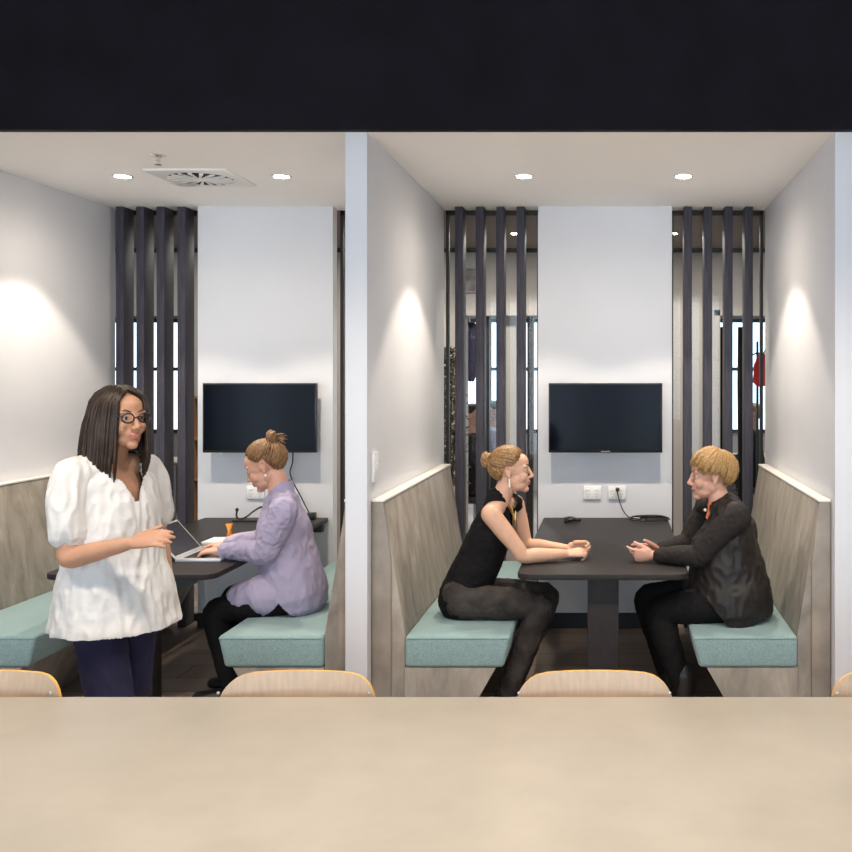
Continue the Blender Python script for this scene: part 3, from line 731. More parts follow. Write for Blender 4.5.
# ================= short-haired woman in black jacket (right booth, right bench) =================
def woman_jacket():
    h = Head((.497, 5.05, 1.163), (-1, -.05, -.10), k=1.06)
    neck = V((.545, 5.05, 1.02))
    hipN, hipF = V((.660, 4.955, .55)), V((.660, 5.145, .55))
    kN, kF = V((.150, 4.95, .515)), V((.105, 5.15, .53))
    kN = V((.230, 4.94, .505)); kF = V((.178, 5.16, .525))
    aN, aF = V((.355, 4.955, .09)), V((.30, 5.14, .09))
    sN, sF = V((.600, 4.875, .975)), V((.500, 5.225, .975))
    eN, eF = V((.425, 4.90, .785)), V((.395, 5.22, .79))
    wN, wF = V((.205, 5.0, .768)), V((.235, 5.125, .772))
    spine = [V((.650, 5.05, .55)), V((.625, 5.05, .66)), V((.595, 5.05, .78)), V((.580, 5.05, .90)), V((.562, 5.05, .975))]
    sd = (0, 1, 0); b = MB(); h.add(b, neck)
    b.tube(spine, [(.165, .12), (.16, .125), (.16, .125), (.165, .10), (.11, .065)], side=sd, n=24, sub=4)
    b.tube([sN, neck + V((0, -.02, -.03)), neck + V((0, .02, -.03)), sF], [.05, .05, .05, .05], n=16, sub=3)
    for hp, kn, an in ((hipN, kN, aN), (hipF, kF, aF)):
        limb(b, [hp, (hp + kn) / 2, kn, kn.lerp(an, .3), an], [.08, .072, .052, .05, .03]); foot(b, an, (-1, 0, 0))
    for s_, e_, w_ in ((sN, eN, wN), (sF, eF, wF)):
        limb(b, [s_, s_.lerp(e_, .35), e_, e_.lerp(w_, .3), e_.lerp(w_, .75), w_], [.05, .046, .036, .036, .029, .023])
    hand(b, wN, (-1, .05, -.02), (.0, 1, .3), k=(0, .25, 1), curls=[(22, 22, 14), (38, 40, 22), (50, 55, 30), (55, 60, 35)], thumb=(.75, .4, .4), spread=.06)
    hand(b, wF, (-1, -.18, .10), (.1, -1, -.5), k=(0, -.3, 1), curls=[(6, 10, 8), (18, 25, 18), (35, 40, 22), (45, 50, 30)], thumb=(.7, .6, .2), spread=.08)
    body = remesh(b, 'person', [M['skin_b'], M['lips']], None, .0036, 5, classify=lambda c: 1 if h.lips(c) else 0, origin=(.69, 5.05, .46))
    tag(body, 'woman with short blond hair in a black jacket, hands resting on the table', 'person')
    h.details(body)
    TB = [(0, 24), (25, 18), (45, 4), (60, -4), (80, -4), (95, -8), (108, -20), (125, -44), (180, -54)]
    hm = MB(); cap(hm, h, TB, 1.04); crown = sdir(170, 66)
    for i in range(620):
        az = random.uniform(-180, 180); e0 = hl(az, TB) + random.uniform(-9, 16) + (random.random() < .35) * random.uniform(0, 45)
        d1 = sdir(az, e0); m = random.uniform(1.05, 1.17) + (.05 if abs(az) > 115 else 0) + .05 * math.sin(az * .11) ; fl = random.random() < .25; sw = random.uniform(-.16, .16) + (.14 if az > 0 else -.14) * 0
        pts = []
        for t_ in (0.02, .15, .3, .48, .66, .84, 1):
            d = slerp(crown, d1, t_); d = (d + V((-d.y, d.x, 0)) * sw * t_).normalized()
            pts.append(scalp(h, d, 1.04 + (m - 1.04) * math.sin(min(1, t_ * 1.6) * 1.57) + (.10 if fl else -.06) * max(0, t_ - .7)))
        hm.tube(pts, [.003, .0045, .005, .005, .005, .004, .0012], n=5, caps=False)
    hm.build('hair', M['hair_short'], body, smooth=True)
    # coral neckline top
    t = MB(); t.tube([neck + V((.0, 0, -.075)), neck + V((.0, 0, -.03)), neck + V((-.004, 0, .012))], [.074, .062, .059], n=22, caps=False)
    remesh(t, 'undershirt', [M['coral']], body, .005, 3)
    # leather jacket
    t = MB()
    t.tube([V((.590, 5.05, .50)), V((.588, 5.05, .58)), V((.580, 5.05, .68)), V((.574, 5.05, .78)), V((.588, 5.05, .89)), V((.572, 5.05, .985))],
           [(.245, .215), (.235, .210), (.20, .192), (.19, .172), (.185, .138), (.12, .086)], side=sd, n=30, sub=4)
    t.tube([sN + V((-.0, .02, .005)), neck + V((.012, -.02, -.02)), neck + V((.012, .02, -.02)), sF + V((0, -.02, .005))], [.064, .064, .064, .064], n=18, sub=3)
    t.tube([neck + V((.02, 0, -.04)), neck + V((.016, 0, .025))], [.078, .072], n=20, caps=False)
    def cutj(c):
        r = c - neck; return r.x < -.03 and abs(r.y) < .006 + max(0, r.z + .075) * .36 and r.z > -.075
    def hem(c): return .470 + .05 * max(0, min(1, (c.x - .52) / .12)) * 0 + .13 * max(0, min(1, (.56 - c.x) / .10)) + .02 * max(0, min(1, (c.x - .68) / .05))
    jk = remesh(t, 'jacket', [M['leather']], body, .006, 3, wrinkle=(.013, 7, (1, 1, .8)), cut=lambda c: cutj(c) or c.z < hem(c) - .016)
    for s_, e_, w_ in ((sN, eN, wN), (sF, eF, wF)):
        t = MB(); limb(t, [s_ + V((.01, 0, 0)), s_.lerp(e_, .35), s_.lerp(e_, .8), e_, e_.lerp(w_, .3), e_.lerp(w_, .85)], [.070, .066, .056, .053, .05, .036], n=20)
        remesh(t, 'sleeve', [M['sleeve']], body, .006, 4, wrinkle=(.006, 12, (1.5, 1, 1)))
    t = MB()
    t.tube([V((.645, 4.98, .55)), V((.645, 5.12, .55))], [.098, .098], n=20)
    for hp, kn, an in ((hipN, kN, aN), (hipF, kF, aF)):
        limb(t, [hp, hp.lerp(kn, .5), hp.lerp(kn, .9), kn + V((.005, 0, -.02)), kn.lerp(an, .3), kn.lerp(an, .7), an + V((0, 0, .03))], [.092, .088, .070, .068, .066, .055, .05], n=22)
    remesh(t, 'trousers', [M['black_pants']], body, .006, 4, wrinkle=(.005, 12, (1.4, 1, 1)))
    for an in (aN, aF):
        t = MB(); foot(t, an, (-1, 0, 0), .010); t.tube([an + V((0, 0, .10)), an + V((0, 0, .0)), V((an.x, an.y, .05))], [.064, .058, .056], n=18)
        remesh(t, 'boot', [M['boot']], body, .006, 3)
    t = MB(); t.ell(neck + V((-.076, -.012, -.03)), (.008, .008, .008)); t.build('pendant', M['pearl'], body, smooth=True)
woman_jacket()

# ================= woman in lavender shirt (left booth) =================
def woman_lavender():
    h = Head((-1.803, 5.2, 1.197), (-.89, -.02, -.45), k=1.05)
    neck = V((-1.728, 5.2, 1.055))
    hipN, hipF = V((-1.625, 5.11, .54)), V((-1.625, 5.30, .54))
    kN, kF = V((-2.01, 5.06, .475)), V((-2.02, 5.32, .49))
    aN, aF = V((-1.93, 5.06, .09)), V((-1.95, 5.30, .09))
    sN, sF = V((-1.655, 5.03, .985)), V((-1.75, 5.37, .985))
    eN, eF = V((-1.735, 5.02, .785)), V((-1.855, 5.38, .785))
    wN, wF = V((-1.985, 5.085, .778)), V((-2.03, 5.275, .778))
    spine = [V((-1.625, 5.2, .55)), V((-1.655, 5.2, .65)), V((-1.690, 5.2, .76)), V((-1.712, 5.2, .88)), V((-1.715, 5.2, .995))]
    sd = (.12, 1, 0); b = MB(); h.add(b, neck)
    b.tube(spine, [(.155, .115), (.14, .11), (.14, .11), (.155, .098), (.105, .062)], side=sd, n=24, sub=4)
    b.tube([sN, neck + V((0.01, -.02, -.03)), neck + V((0.01, .02, -.03)), sF], [.048, .05, .05, .048], n=16, sub=3)
    for hp, kn, an in ((hipN, kN, aN), (hipF, kF, aF)):
        limb(b, [hp, (hp + kn) / 2, kn, kn.lerp(an, .3), an], [.075, .066, .05, .048, .03]); foot(b, an, (-1, 0, 0))
    for s_, e_, w_ in ((sN, eN, wN), (sF, eF, wF)):
        limb(b, [s_, s_.lerp(e_, .4), e_, e_.lerp(w_, .3), e_.lerp(w_, .75), w_], [.048, .044, .035, .035, .028, .022])
    hand(b, wN, (-1, .10, -.05), (0, .1, -1), k=(0, 1, 0), curls=[(20, 28, 22), (18, 30, 22), (18, 30, 22), (18, 28, 20)], thumb=(.8, .5, .25), spread=.05)
    hand(b, wF, (-1, -.10, -.05), (0, -.1, -1), k=(0, -1, 0), curls=[(20, 28, 22), (18, 30, 22), (18, 30, 22), (18, 28, 20)], thumb=(.8, .5, .25), spread=.05)
    body = remesh(b, 'person', [M['skin_b'], M['lips']], None, .0036, 5, classify=lambda c: 1 if h.lips(c) else 0, origin=(-1.6, 5.2, .46))
    tag(body, 'woman in a lavender shirt with a high bun typing on a laptop', 'person')
    h.details(body)
    hm = MB(); cap(hm, h, HL, 1.0); bl = (-.092, 0, .110); bun = h.p(*bl)
    bd = V(((bl[0] + .014) / SR[0], 0, (bl[2] - .03) / SR[2])).normalized()
    for i in range(250):
        az = random.uniform(-180, 180); e0 = hl(az, HL) + random.uniform(0, 14) * (1 if i % 3 else 3)
        d0 = sdir(az, e0); m = 1.0 + random.uniform(0, .045); mid = 1.07 + random.uniform(0, .06)
        pts = [scalp(h, slerp(d0, bd, t), m + (mid - m) * math.sin(math.pi * min(1, t * 1.1)) * .8) for t in (0, .12, .28, .45, .62, .8, .97)]
        hm.tube(pts, [.0025, .0045, .0055, .006, .006, .006, .006], n=5, caps=False)
    for k in range(26):
        a0 = random.uniform(0, 6.28); tl = random.uniform(-.7, .7); R_ = random.uniform(.018, .036); pts = []
        for j in range(7):
            a = a0 + j * .7; q = V((math.sin(tl) * math.cos(a), math.sin(a), math.cos(tl) * math.cos(a))); pts.append(bun + q * R_)
        hm.tube(pts, [.005, .008, .009, .009, .009, .008, .004], n=6, sub=2)
    for k in range(14):
        d = V((1, random.uniform(-.6, .6), random.uniform(-.25, .55))).normalized()
        hm.tube([bun + d * .015, bun + d * .04, bun + d * random.uniform(.055, .08) + V((0, 0, -.012))], [.006, .005, .0015], sub=3, n=5)
    hm.ell(bun, (.030, .032, .030)); hm.build('hair', M['hair_bun'], body, smooth=True)
    # shirt: body, sleeves, collar, tails
    t = MB()
    t.tube([V((-1.632, 5.2, .53)), V((-1.655, 5.2, .63)), V((-1.690, 5.2, .74)), V((-1.705, 5.2, .87)), V((-1.715, 5.2, 1.0))],
           [(.205, .142), (.188, .140), (.175, .138), (.178, .124), (.12, .082)], side=sd, n=30, sub=4)
    t.tube([V((-1.64, 5.12, .55)), V((-1.74, 5.105, .545)), V((-1.88, 5.10, .525))], [(.105, .115), (.104, .108), (.094, .088)], side=(0, 1, 0), n=20, sub=3)
    t.tube([V((-1.64, 5.29, .55)), V((-1.74, 5.30, .545)), V((-1.86, 5.31, .525))], [(.105, .115), (.104, .108), (.094, .088)], side=(0, 1, 0), n=20, sub=3)
    t.tube([sN + V((0, .02, .004)), neck + V((.012, -.02, -.025)), neck + V((.012, .02, -.025)), sF + V((0, -.02, .004))], [.060, .062, .062, .060], n=18, sub=3)
    def cuts(c):
        r = c - neck
        kn_ = [(-1.96, .60), (-1.93, .505), (-1.86, .462), (-1.76, .452), (-1.70, .490), (-1.665, .530), (-1.635, .490), (-1.60, .453), (-1.40, .456)]
        low = kn_[0][1] if c.x < kn_[0][0] else kn_[-1][1]
        for (a, e0), (b_, e1) in zip(kn_, kn_[1:]):
            if a <= c.x <= b_: low = e0 + (e1 - e0) * (c.x - a) / (b_ - a)
        if c.x < -1.95: return True
        return (r.x < -.02 and abs(r.y) < .010 + max(0, r.z + .07) * .4 and r.z > -.07) or c.z < low
    remesh(t, 'shirt', [M['lavender']], body, .0055, 3, wrinkle=(.0105, 7, (1, 1, .7)), cut=cuts)
    for s_, e_, w_ in ((sN, eN, wN), (sF, eF, wF)):
        t = MB(); limb(t, [s_ + V((.004, .0, 0)), s_.lerp(e_, .4), s_.lerp(e_, .85), e_ + V((0, 0, -.004)), e_.lerp(w_, .3), e_.lerp(w_, .6), e_.lerp(w_, .93)], [.068, .070, .064, .060, .053, .046, .038], n=22)
        sl = remesh(t, 'sleeve', [M['lavender']], body, .005, 2, wrinkle=(.0095, 11, (1, 1, 1)))
        t = MB(); d_ = (w_ - e_).normalized(); t.tube([w_ - d_ * .055, w_ - d_ * .006], [.040, .037], n=20, caps=False); t.build('cuff', [M['lavender']], sl, bevel=.003, smooth=True)
    t = MB(); t.tube([neck + V((.014, 0, -.045)), neck + V((.006, 0, .005)), neck + V((.004, 0, .078))], [(.076, .080), (.070, .070), (.063, .062)], side=sd, n=26, caps=False)
    remesh(t, 'collar', [M['lavender']], body, .005, 2, cut=lambda c: ((c - neck).z > .066 - .95 * max(0, .025 - (c - neck).x)) )
    t = MB()
    t.tube([V((-1.63, 5.13, .545)), V((-1.63, 5.27, .545))], [.092, .092], n=20)
    for hp, kn, an in ((hipN, kN, aN), (hipF, kF, aF)):
        limb(t, [hp, hp.lerp(kn, .5), hp.lerp(kn, .9), kn + V((.005, 0, -.02)), kn.lerp(an, .3), kn.lerp(an, .7), an + V((0, 0, .02))], [.087, .080, .066, .064, .060, .05, .045], n=22)
    remesh(t, 'trousers', [M['black_pants']], body, .006, 4, wrinkle=(.004, 12, (1.4, 1, 1)))
    for an in (aN, aF):
        t = MB(); foot(t, an, (-1, 0, 0), .008); remesh(t, 'shoe', [M['boot']], body, .006, 3)
    for q in (-1, 1):
        t = MB(); t.ell(h.p(-.006, q * .080, -.046), (.0075,) * 3, nu=12, nv=8); t.build('earring', M['pearl'], body, smooth=True)
woman_lavender()

# ================= standing woman in white blouse =================
def woman_white():
    h = Head((-1.868, 3.8, 1.502), (.86, -.51, -.02), k=1.03)
    fw = V((.90, -.436, 0)); lf = V((.436, .90, 0)); B0 = V((-1.905, 3.82, 0))
    pt = lambda f, l, z: B0 + fw * f + lf * l + V((0, 0, z))
    neck = pt(-.01, 0, 1.345)
    hipR, hipL = pt(0, -.09, .86), pt(0, .09, .86)
    kR, kL = pt(.10, -.09, .47), pt(-.02, .085, .47)
    aR, aL = pt(.14, -.09, .09), pt(-.14, .085, .11)
    sR, sL = pt(-.02, -.175, 1.295), pt(-.02, .175, 1.295)
    eR, eL = V((-1.965, 3.615, 1.005)), pt(-.03, .225, 1.03)
    wR, wL = V((-1.725, 3.585, 1.065)), pt(.06, .20, .81)
    spine = [pt(0, 0, .86), pt(.01, 0, .98), pt(.0, 0, 1.10), pt(-.01, 0, 1.22), pt(-.015, 0, 1.31)]
    b = MB(); h.add(b, neck)
    b.tube(spine, [(.16, .105), (.13, .09), (.135, .095), (.15, .09), (.095, .058)], side=lf, n=24, sub=4)
    b.tube([sR, neck + V((0, 0, -.02)), sL], [.047, .052, .047], n=16, sub=4)
    for hp, kn, an in ((hipR, kR, aR), (hipL, kL, aL)):
        limb(b, [hp, (hp + kn) / 2, kn, kn.lerp(an, .3), an], [.078, .068, .05, .048, .03]); foot(b, an, fw)
    for s_, e_, w_ in ((sR, eR, wR), (sL, eL, wL)):
        limb(b, [s_, s_.lerp(e_, .35), s_.lerp(e_, .8), e_, e_.lerp(w_, .3), e_.lerp(w_, .75), w_], [.048, .045, .038, .036, .037, .029, .022])
    dR, dL = (wR - eR).normalized(), (wL - eL).normalized()
    hand(b, wR, dR + V((.1, 0, .0)), lf * .8 + V((0, 0, -.6)), k=lf * .6 + V((0, 0, .8)), curl=(14, 20, 15), thumb=(.7, .55, .3), spread=.05)
    hand(b, wL, dL, lf * -1, k=fw, curl=(20, 26, 18), thumb=(.7, .55, .3), spread=.05)
    body = remesh(b, 'person', [M['skin_d'], M['lips']], None, .0048, 3, classify=lambda c: 1 if h.lips(c) else 0, origin=(B0.x, B0.y, 0))
    tag(body, 'woman with long dark hair and glasses walking in a white blouse and navy trousers', 'person')
    h.details(body)
    TD = [(0, 58), (35, 50), (60, 28), (80, 16), (98, 6), (112, -22), (130, -38), (180, -44)]
    hm = MB(); cap(hm, h, TD, 1.02)
    for i in range(420):
        az = random.choice((-1, 1)) * random.uniform(38, 180); part = sdir(random.choice((4, -4)) if abs(az) < 120 else 180, random.uniform(58, 88))
        e0 = 4 if abs(az) > 75 else 22
        d1 = sdir(az, e0 + random.uniform(-8, 4)); m = random.uniform(1.04, 1.16)
        pts = [scalp(h, slerp(part, d1, t_), 1.03 + (m - 1.03) * t_) for t_ in (0, .25, .5, .75, 1)]
        q = pts[-1]; ln = random.uniform(.20, .31); out = (q - h.p(-.014, 0, .03)); out.z = 0; out = out.normalized()
        f_, l_, u_ = h.loc(q)
        pull = -.02 if abs(az) < 90 else 0
        for t_, o_ in ((.25, .012), (.5, .016), (.75, .018), (1, .004)):
            pts.append(q + V((0, 0, -ln * t_)) + out * (o_ + (.018 if abs(az) > 100 else 0) * t_) + h.f * pull * t_)
        hm.tube(pts, [.004, .006, .007, .007, .007, .007, .0065, .006, .002], n=5, caps=False)
    hm.build('hair', M['hair_dark'], body, smooth=True)
    # glasses
    for_ = MB()
    for q in (-1, 1):
        ring = [h.p(.098 - .006 * abs(math.cos(a) * .5 + .5 * q * 0), q * .033 + .024 * math.cos(a), .006 + .017 * math.sin(a)) for a in [2 * math.pi * k / 20 for k in range(21)]]
        for_.tube(ring, [.0028] * 21, n=6, caps=False)
        for_.tube([h.p(.096, q * .056, .012), h.p(.07, q * .070, .014), h.p(-.01, q * .080, .012)], [.0025] * 3, n=6)
    for_.tube([h.p(.098, -.010, .008), h.p(.102, 0, .010), h.p(.098, .010, .008)], [.0025] * 3, n=6)
    for_.build('glasses', M['glasses'], body, smooth=True)
    # blouse
    t = MB()
    t.tube([pt(.015, 0, .72), pt(.015, 0, .84), pt(.012, 0, .98), pt(.008, 0, 1.12), pt(-.006, 0, 1.24), pt(-.012, 0, 1.32)],
           [(.235, .215), (.212, .185), (.182, .150), (.170, .132), (.170, .114), (.112, .074)], side=lf, n=32, sub=4)
    t.tube([sR + lf * .03, neck + V((0, 0, -.035)), sL - lf * .03], [.064, .062, .064], n=18, sub=4)
    for s_, e_ in ((sR, eR), (sL, eL)):
        limb(t, [s_.lerp(neck, .10) - V((0, 0, .008)), s_.lerp(e_, .30), s_.lerp(e_, .68)], [.060, .063, .063], n=22)
    def cutb(c):
        r = c - neck; f_ = r.dot(fw); l_ = r.dot(lf)
        return (f_ > .01 and abs(l_) < max(0, r.z + .16) * .55 and r.z > -.16 and abs(l_) < .095) or c.z < .715
    remesh(t, 'blouse', [M['white_cloth']], body, .006, 3, wrinkle=(.015, 8, (1.2, 1.2, .45)), cut=cutb)
    t = MB()
    t.tube([pt(0, 0, .80), pt(0, 0, .95)], [(.17, .12), (.15, .11)], side=lf, n=24)
    for hp, kn, an in ((hipR, kR, aR), (hipL, kL, aL)):
        limb(t, [hp, hp.lerp(kn, .5), kn, kn.lerp(an, .35), an + V((0, 0, -.02))], [.098, .088, .078, .078, .078], n=22)
    remesh(t, 'trousers', [M['navy']], body, .007, 4, wrinkle=(.006, 8, (1.4, 1.4, .5)))
    for an in (aR, aL):
        t = MB(); foot(t, an, fw, .008); remesh(t, 'shoe', [M['boot']], body, .007, 3)
woman_white()

# ------------------------------------------------------------------ background behind the slats
def far_person(x, y, zs, fx, cloth, hairm, label):
    h = Head((x, y, zs + .76), (fx, -.3, 0), k=1.02); neck = V((x, y, zs + .58)); b = MB(); h.add(b, neck)
    sN, sF = V((x, y - .17, zs + .53)), V((x, y + .17, zs + .53)); eN, eF = V((x + fx * .1, y - .21, zs + .28)), V((x + fx * .1, y + .21, zs + .28)); wN, wF = V((x + fx * .32, y - .12, zs + .31)), V((x + fx * .32, y + .12, zs + .31))
    sp = [V((x, y, zs + .08)), V((x, y, zs + .3)), V((x, y, zs + .52))]
    b.tube(sp, [(.15, .11), (.14, .10), (.12, .07)], side=(0, 1, 0), n=20, sub=3); b.tube([sN, neck - V((0, 0, .03)), sF], [.05] * 3, sub=3)
    legs = []
    for q in (-1, 1):
        hp = V((x, y + q * .09, zs + .09)); kn = V((x + fx * .43, y + q * .09, zs + .08)); an = V((x + fx * .42, y + q * .09, .09)); legs.append((hp, kn, an))
        limb(b, [hp, kn, an], [.08, .055, .032]); foot(b, an, (fx, 0, 0))
    for s_, e_, w_ in ((sN, eN, wN), (sF, eF, wF)):
        limb(b, [s_, e_, w_], [.05, .037, .023]); hand(b, w_, (fx, 0, 0), (0, 0, -1))
    body = remesh(b, 'person', [M['skin_b'], M['lips']], None, .007, 3, origin=(x, y, zs), classify=lambda c: 1 if h.lips(c) else 0); tag(body, label, 'person')
    hm = MB(); cap(hm, h, HL, 1.06); hm.build('hair', hairm, body, smooth=True)
    t = MB(); t.tube(sp, [(.18, .14), (.17, .13), (.14, .085)], side=(0, 1, 0), n=20, sub=3); t.tube([sN, neck - V((0, 0, .04)), sF], [.065] * 3, sub=3)
    for s_, e_, w_ in ((sN, eN, wN), (sF, eF, wF)): limb(t, [s_, e_, e_.lerp(w_, .85)], [.066, .052, .038])
    remesh(t, 'top', [cloth], body, .009, 3)
    t = MB()
    for hp, kn, an in legs: limb(t, [hp, kn, an], [.095, .068, .05])
    remesh(t, 'trousers', [M['black_pants']], body, .009, 3)
    for hp, kn, an in legs:
        t = MB(); foot(t, an, (fx, 0, 0), .008); remesh(t, 'shoe', [M['boot']], body, .009, 3)
def stool(x, y, z, label):
    root = empty('office_stool', (x, y, 0), label, 'stool', 'office stools')
    MB().lathe((x, y, z - .07), [(.17, 0), (.19, .02), (.19, .05), (.17, .068)], 24).build('seat', M['black_plastic'], root, smooth=True)
    MB().tube([(x, y, .04), (x, y, z - .071)], [.025, .025], n=10, caps=False).build('post', M['steel'], root)
    MB().lathe((x, y, 0), [(.2, 0), (.2, .012), (.03, .04)], 24).build('base', M['steel'], root)
stool(-1.32, 9.7, .52, 'black stool under the dark dressed person beyond the slats')
far_person(-1.34, 9.7, .52, 1, M['black_cloth'], M['hair_dark'], 'person in dark clothes sitting beyond the slats left of the bun')
stool(-1.27, 10.9, .52, 'black stool under the grey purple dressed person beyond the slats')
far_person(-1.30, 10.9, .52, -1, M['grey_cloth'], M['hair_dark'], 'person in grey purple top sitting further back beyond the slats')
stool(1.49, 10.7, .50, 'black stool under the person beyond the rightmost slat')
far_person(1.50, 10.7, .50, -1, M['black_cloth'], M['hair_bun'], 'person in dark clothes sitting beyond the rightmost slat')
# pillars in the office
for i, (px, w_, m_) in enumerate(((510.5, .095, 'beige_wall'), (530, .05, 'frame'), (487.5, .03, 'frame'))):
    x = (px - VX) / 112; struct('trim_office_pillar_%d' % (i + 1), B((x - w_ / 2, 8.93, 0), (x + w_ / 2, 9.03, 2.9)), M[m_])
# desks
def desk(x0, x1, y0, y1, label):
    root = empty('office_desk', ((x0 + x1) / 2, (y0 + y1) / 2, 0), label, 'desk', 'office desks')
    B((x0, y0, .72), (x1, y1, .75)).build('desktop', M['timber'], root, bevel=.003)
    B((x0 + .02, y1 - .03, .1), (x1 - .02, y1 - .01, .719)).build('modesty_panel', M['timber'], root)
    for x in (x0 + .03, x1 - .07):
        for y in (y0 + .03, y1 - .09): B((x, y, 0), (x + .04, y + .04, .719)).build('leg', M['steel'], root)
desk(.95, 2.6, 11.2, 12.0, 'timber office desk beyond the slats on the far right')
desk(-5.0, -3.45, 10.6, 11.4, 'timber office desk beyond the slats of the left booth')
# dark column screens near the right doorway
for i, x in enumerate((1.02, 1.19)):
    root = empty('banner_stand', (x, 9.2, 0), ['tall narrow black banner stand nearer the white panel, beyond the slats on the right', 'tall narrow black banner stand nearer the right wall, beyond the slats on the right'][i], 'banner stand', 'black banner stands')
    MB().prism([(x - .03, .05), (x + .03, .05), (x + .028, 1.0), (x + .02, 1.6), (x + .03, 2.12), (x - .03, 2.12), (x - .036, 1.6), (x - .03, 1.0)], 1, 9.18, 9.22).build('banner', M['black_cloth'], root)
    B((x - .07, 9.05, 0), (x + .07, 9.35, .05)).build('base', M['black_plastic'], root, bevel=.01)
# red coat on a stand
x, y = 1.425, 9.8
root = empty('coat_stand', (x, y, 0), 'slim dark coat stand beyond the rightmost slat', 'coat stand')
MB().tube([(x, y, .02), (x, y, 2.0)], [.015, .012], n=10).build('pole', M['frame'], root)
MB().lathe((x, y, 0), [(.18, 0), (.18, .015), (.02, .03)], 24).build('base', M['frame'], root)
for q in (-1, 1): MB().tube([(x, y, 1.9), (x + q * .05, y, 1.88), (x + q * .08, y, 1.93)], [.008] * 3, sub=3, n=8).build('hook', M['frame'], root)
mb = MB(); mb.tube([(x + .03, y - .06, 1.86), (x + .03, y - .07, 1.75), (x + .03, y - .07, 1.62)], [(.04, .03), (.075, .045), (.085, .05)], side=(1, 0, 0), sub=4, n=18)
cz = remesh(mb, 'scarf', [M['red']], None, .008, 3, wrinkle=(.01, 12, (2, 1, .4)), origin=(x, y - .06, 1.86)); tag(cz, 'red scarf hanging on the coat stand beyond the rightmost slat', 'scarf')
# hanging dark garment in left opening
x, y = -1.28, 9.0
root = empty('wall_coat', (x, y, 2.0), 'dark blue coat hanging in the doorway beyond the first two slats of the right booth', 'coat')
mb = MB(); mb.tube([(x, y, 2.12), (x + .01, y, 1.98), (x, y, 1.82), (x + .015, y, 1.64)], [(.05, .03), (.075, .04), (.07, .04), (.03, .02)], side=(1, 0, 0), sub=4, n=18)
g_ = remesh(mb, 'fabric', [M['navy']], root, .008, 3, wrinkle=(.015, 11, (2, 1, .5)))
MB().tube([(x, y, 2.10), (x, y, 2.2)], [.005, .005], n=8).build('hanger_hook', M['steel'], root)
# dried plant in the corridor
x, y = -1.235, 7.45
root = empty('potted_plant', (x, y, 0), 'tall brown-leaved plant in an ochre pot between the left bench and the first slat', 'plant')
MB().lathe((x, y, 0), [(.14, 0), (.17, .2), (.18, .42), (.165, .42), (.16, .38)], 24).build('pot', M['pot'], root, smooth=True)
for k in range(5):
    a = k * 1.256; MB().tube([(x, y, .38), (x + .05 * math.cos(a), y + .05 * math.sin(a), 1.0), (x + .1 * math.cos(a), y + .1 * math.sin(a), 1.72)], [.01, .008, .004], sub=3, n=8).build('stem', M['stemm'], root)
lf_ = MB()
for k in range(1900):
    a = random.uniform(0, 6.28); z = random.uniform(.85, 1.86); r_ = random.uniform(.02, .15) * (1 - .5 * max(0, z - 1.5) / .36)
    c = V((x + r_ * math.cos(a), y + r_ * math.sin(a), z)); d = V((random.uniform(-1, 1), random.uniform(-1, 1), random.uniform(-.6, .8))).normalized(); e = d.orthogonal().normalized() * .009; q = d.cross(e).normalized() * .003
    lf_.raw([c, c + d * .02 + e + q, c + d * .045, c + d * .02 - e + q], [(0, 1, 2, 3)])
lf_.build('foliage', M['leaf'], root)
# low shelf with books seen by the left panel
x0, x1, y0, y1 = -3.52, -3.0, 8.38, 8.72
root = empty('shelf_unit', ((x0 + x1) / 2, y1, 0), 'timber shelf unit in the corridor beside the left white panel', 'shelf')
for x in (x0, x1 - .02): B((x, y0, 0), (x + .02, y1, 1.5)).build('side_panel', M['timber'], root)
for z in (.05, .42, .79, 1.13, 1.48): B((x0 + .02, y0, z), (x1 - .02, y1, z + .02)).build('shelf', M['timber'], root)
B((x0 + .02, y1 - .012, .05), (x1 - .02, y1, 1.5)).build('back_panel', M['frame'], root)
bc = [(.5, .12, .04), (.12, .09, .02), (.16, .2, .04), (.55, .36, .1), (.3, .06, .03)]
bn = ['rust', 'dark brown', 'olive green', 'mustard', 'dark red']
for i in range(5):
    m_ = mat('book_cover_' + bn[i].replace(' ', '_'), bc[i], .6)
    z = (1.15, .81)[i // 3]; x = x1 - .06 - .05 * (i % 3)
    root = empty('book', (x, y0 + .12, z), '%s book on the %s shelf in the corridor' % (bn[i], ('upper', 'lower')[i // 3]), 'book', 'books on the corridor shelf')
    B((x, y0 + .03, z), (x + .036, y0 + .22, z + .25)).build('cover', m_, root, bevel=.002)
    B((x + .004, y0 + .034, z + .25), (x + .032, y0 + .215, z + .2505)).build('pages', M['paper'], root)
# framed picture on the corridor wall
c = P(471, 280, 8.77)
root = empty('wall_picture', c, 'small grey picture on the corridor wall between the first two slats of the right booth', 'picture')
B(c + V((-.14, .0, -.11)), c + V((.05, .028, .11))).build('frame', M['grey_plastic'], root, bevel=.003)
B(c + V((-.13, -.002, -.10)), c + V((.04, .0, .10))).build('print', mat('blurred_grey_print', (.12, .10, .095), .5, noise_scale=14, noise_amt=.8), root)

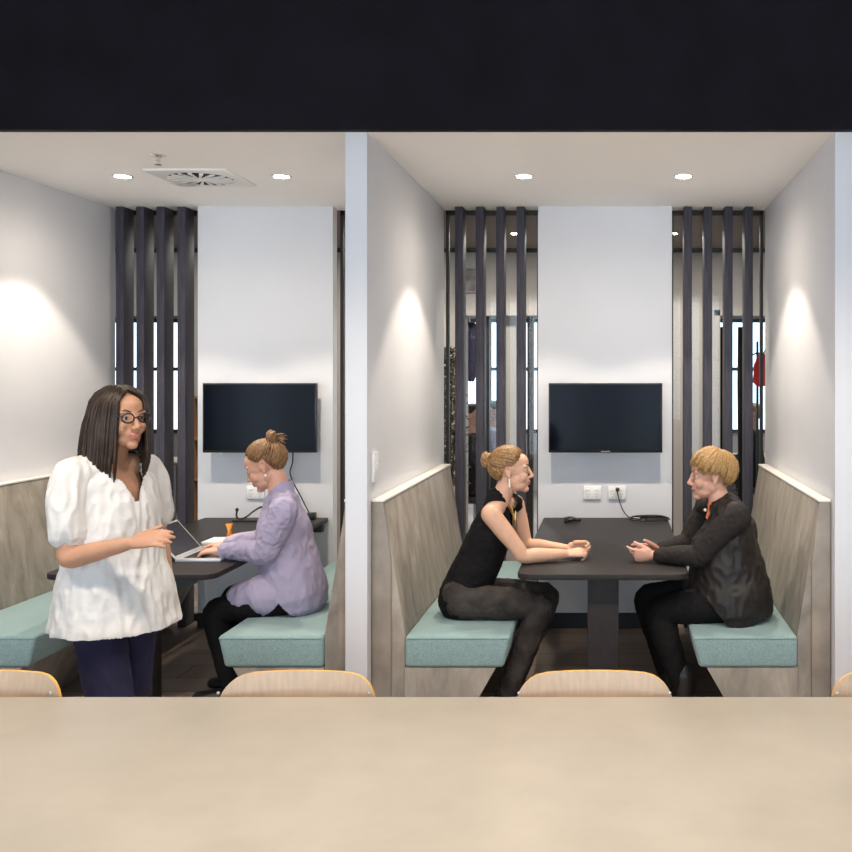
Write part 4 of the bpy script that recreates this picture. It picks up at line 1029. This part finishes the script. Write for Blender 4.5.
# ------------------------------------------------------------------ lights of the room and added bounce spots
def area(name, loc, size, energy, col, rot=(0, 0, 0), sizey=None):
    l = bpy.data.lights.new(name, 'AREA'); l.energy = energy; l.color = col; l.shape = 'RECTANGLE'; l.size = size; l.size_y = sizey or size
    o = bpy.data.objects.new(name, l); C.objects.link(o); o.location = loc; o.rotation_euler = rot; return o
for x in (-3.2, -1.7, -.2, 1.3, 2.8):
    l = bpy.data.lights.new('counter_downlight', 'SPOT'); l.energy = 104; l.spot_size = math.radians(108); l.spot_blend = .35; l.shadow_soft_size = .12; l.color = (1, .87, .72)
    o = bpy.data.objects.new('counter_downlight', l); C.objects.link(o); o.location = (x, 2.45, 3.9)
for x in (-5.5, -3.0, -.5, 2.0, 4.5):  # added spots behind the camera, lighting the pale floor for upward fill
    l = bpy.data.lights.new('bounce_fill_spot', 'SPOT'); l.energy = 820; l.spot_size = math.radians(78); l.spot_blend = .4; l.shadow_soft_size = .12; l.color = (1, .87, .72)
    o = bpy.data.objects.new('bounce_fill_spot', l); C.objects.link(o); o.location = (x, -2.2, 3.9)
area('window_daylight', (-1.0, -5.6, 1.6), 12.0, 270, (.70, .84, 1), rot=(math.radians(90), 0, 0), sizey=3.0)
area('corridor_lamp', (-1.3, 7.8, 2.75), 6.0, 42, (1, .93, .85), sizey=.4)
area('office_lamp', (-1.0, 11.5, 2.8), 8.0, 110, (.9, .95, 1), sizey=2)
w = bpy.data.worlds.new('World'); bpy.context.scene.world = w; w.use_nodes = True
w.node_tree.nodes['Background'].inputs[0].default_value = (.72, .78, .9, 1); w.node_tree.nodes['Background'].inputs[1].default_value = .22

# ------------------------------------------------------------------ camera
cam = bpy.data.cameras.new('Camera'); co = bpy.data.objects.new('Camera', cam); C.objects.link(co)
co.location = (0, 0, EYE); co.rotation_euler = (math.radians(90), 0, 0)
cam.sensor_width = 36; cam.lens = F / 852 * 36; cam.shift_x = -(VX - 426) / 852; cam.shift_y = -(426 - VY) / 852
cam.clip_start = .05; cam.clip_end = 100
sc = bpy.context.scene; sc.camera = co
sc.view_settings.view_transform = 'Standard'; sc.view_settings.look = 'None'; sc.view_settings.gamma = 1; sc.view_settings.exposure = .80
sc.view_settings.use_curve_mapping = False
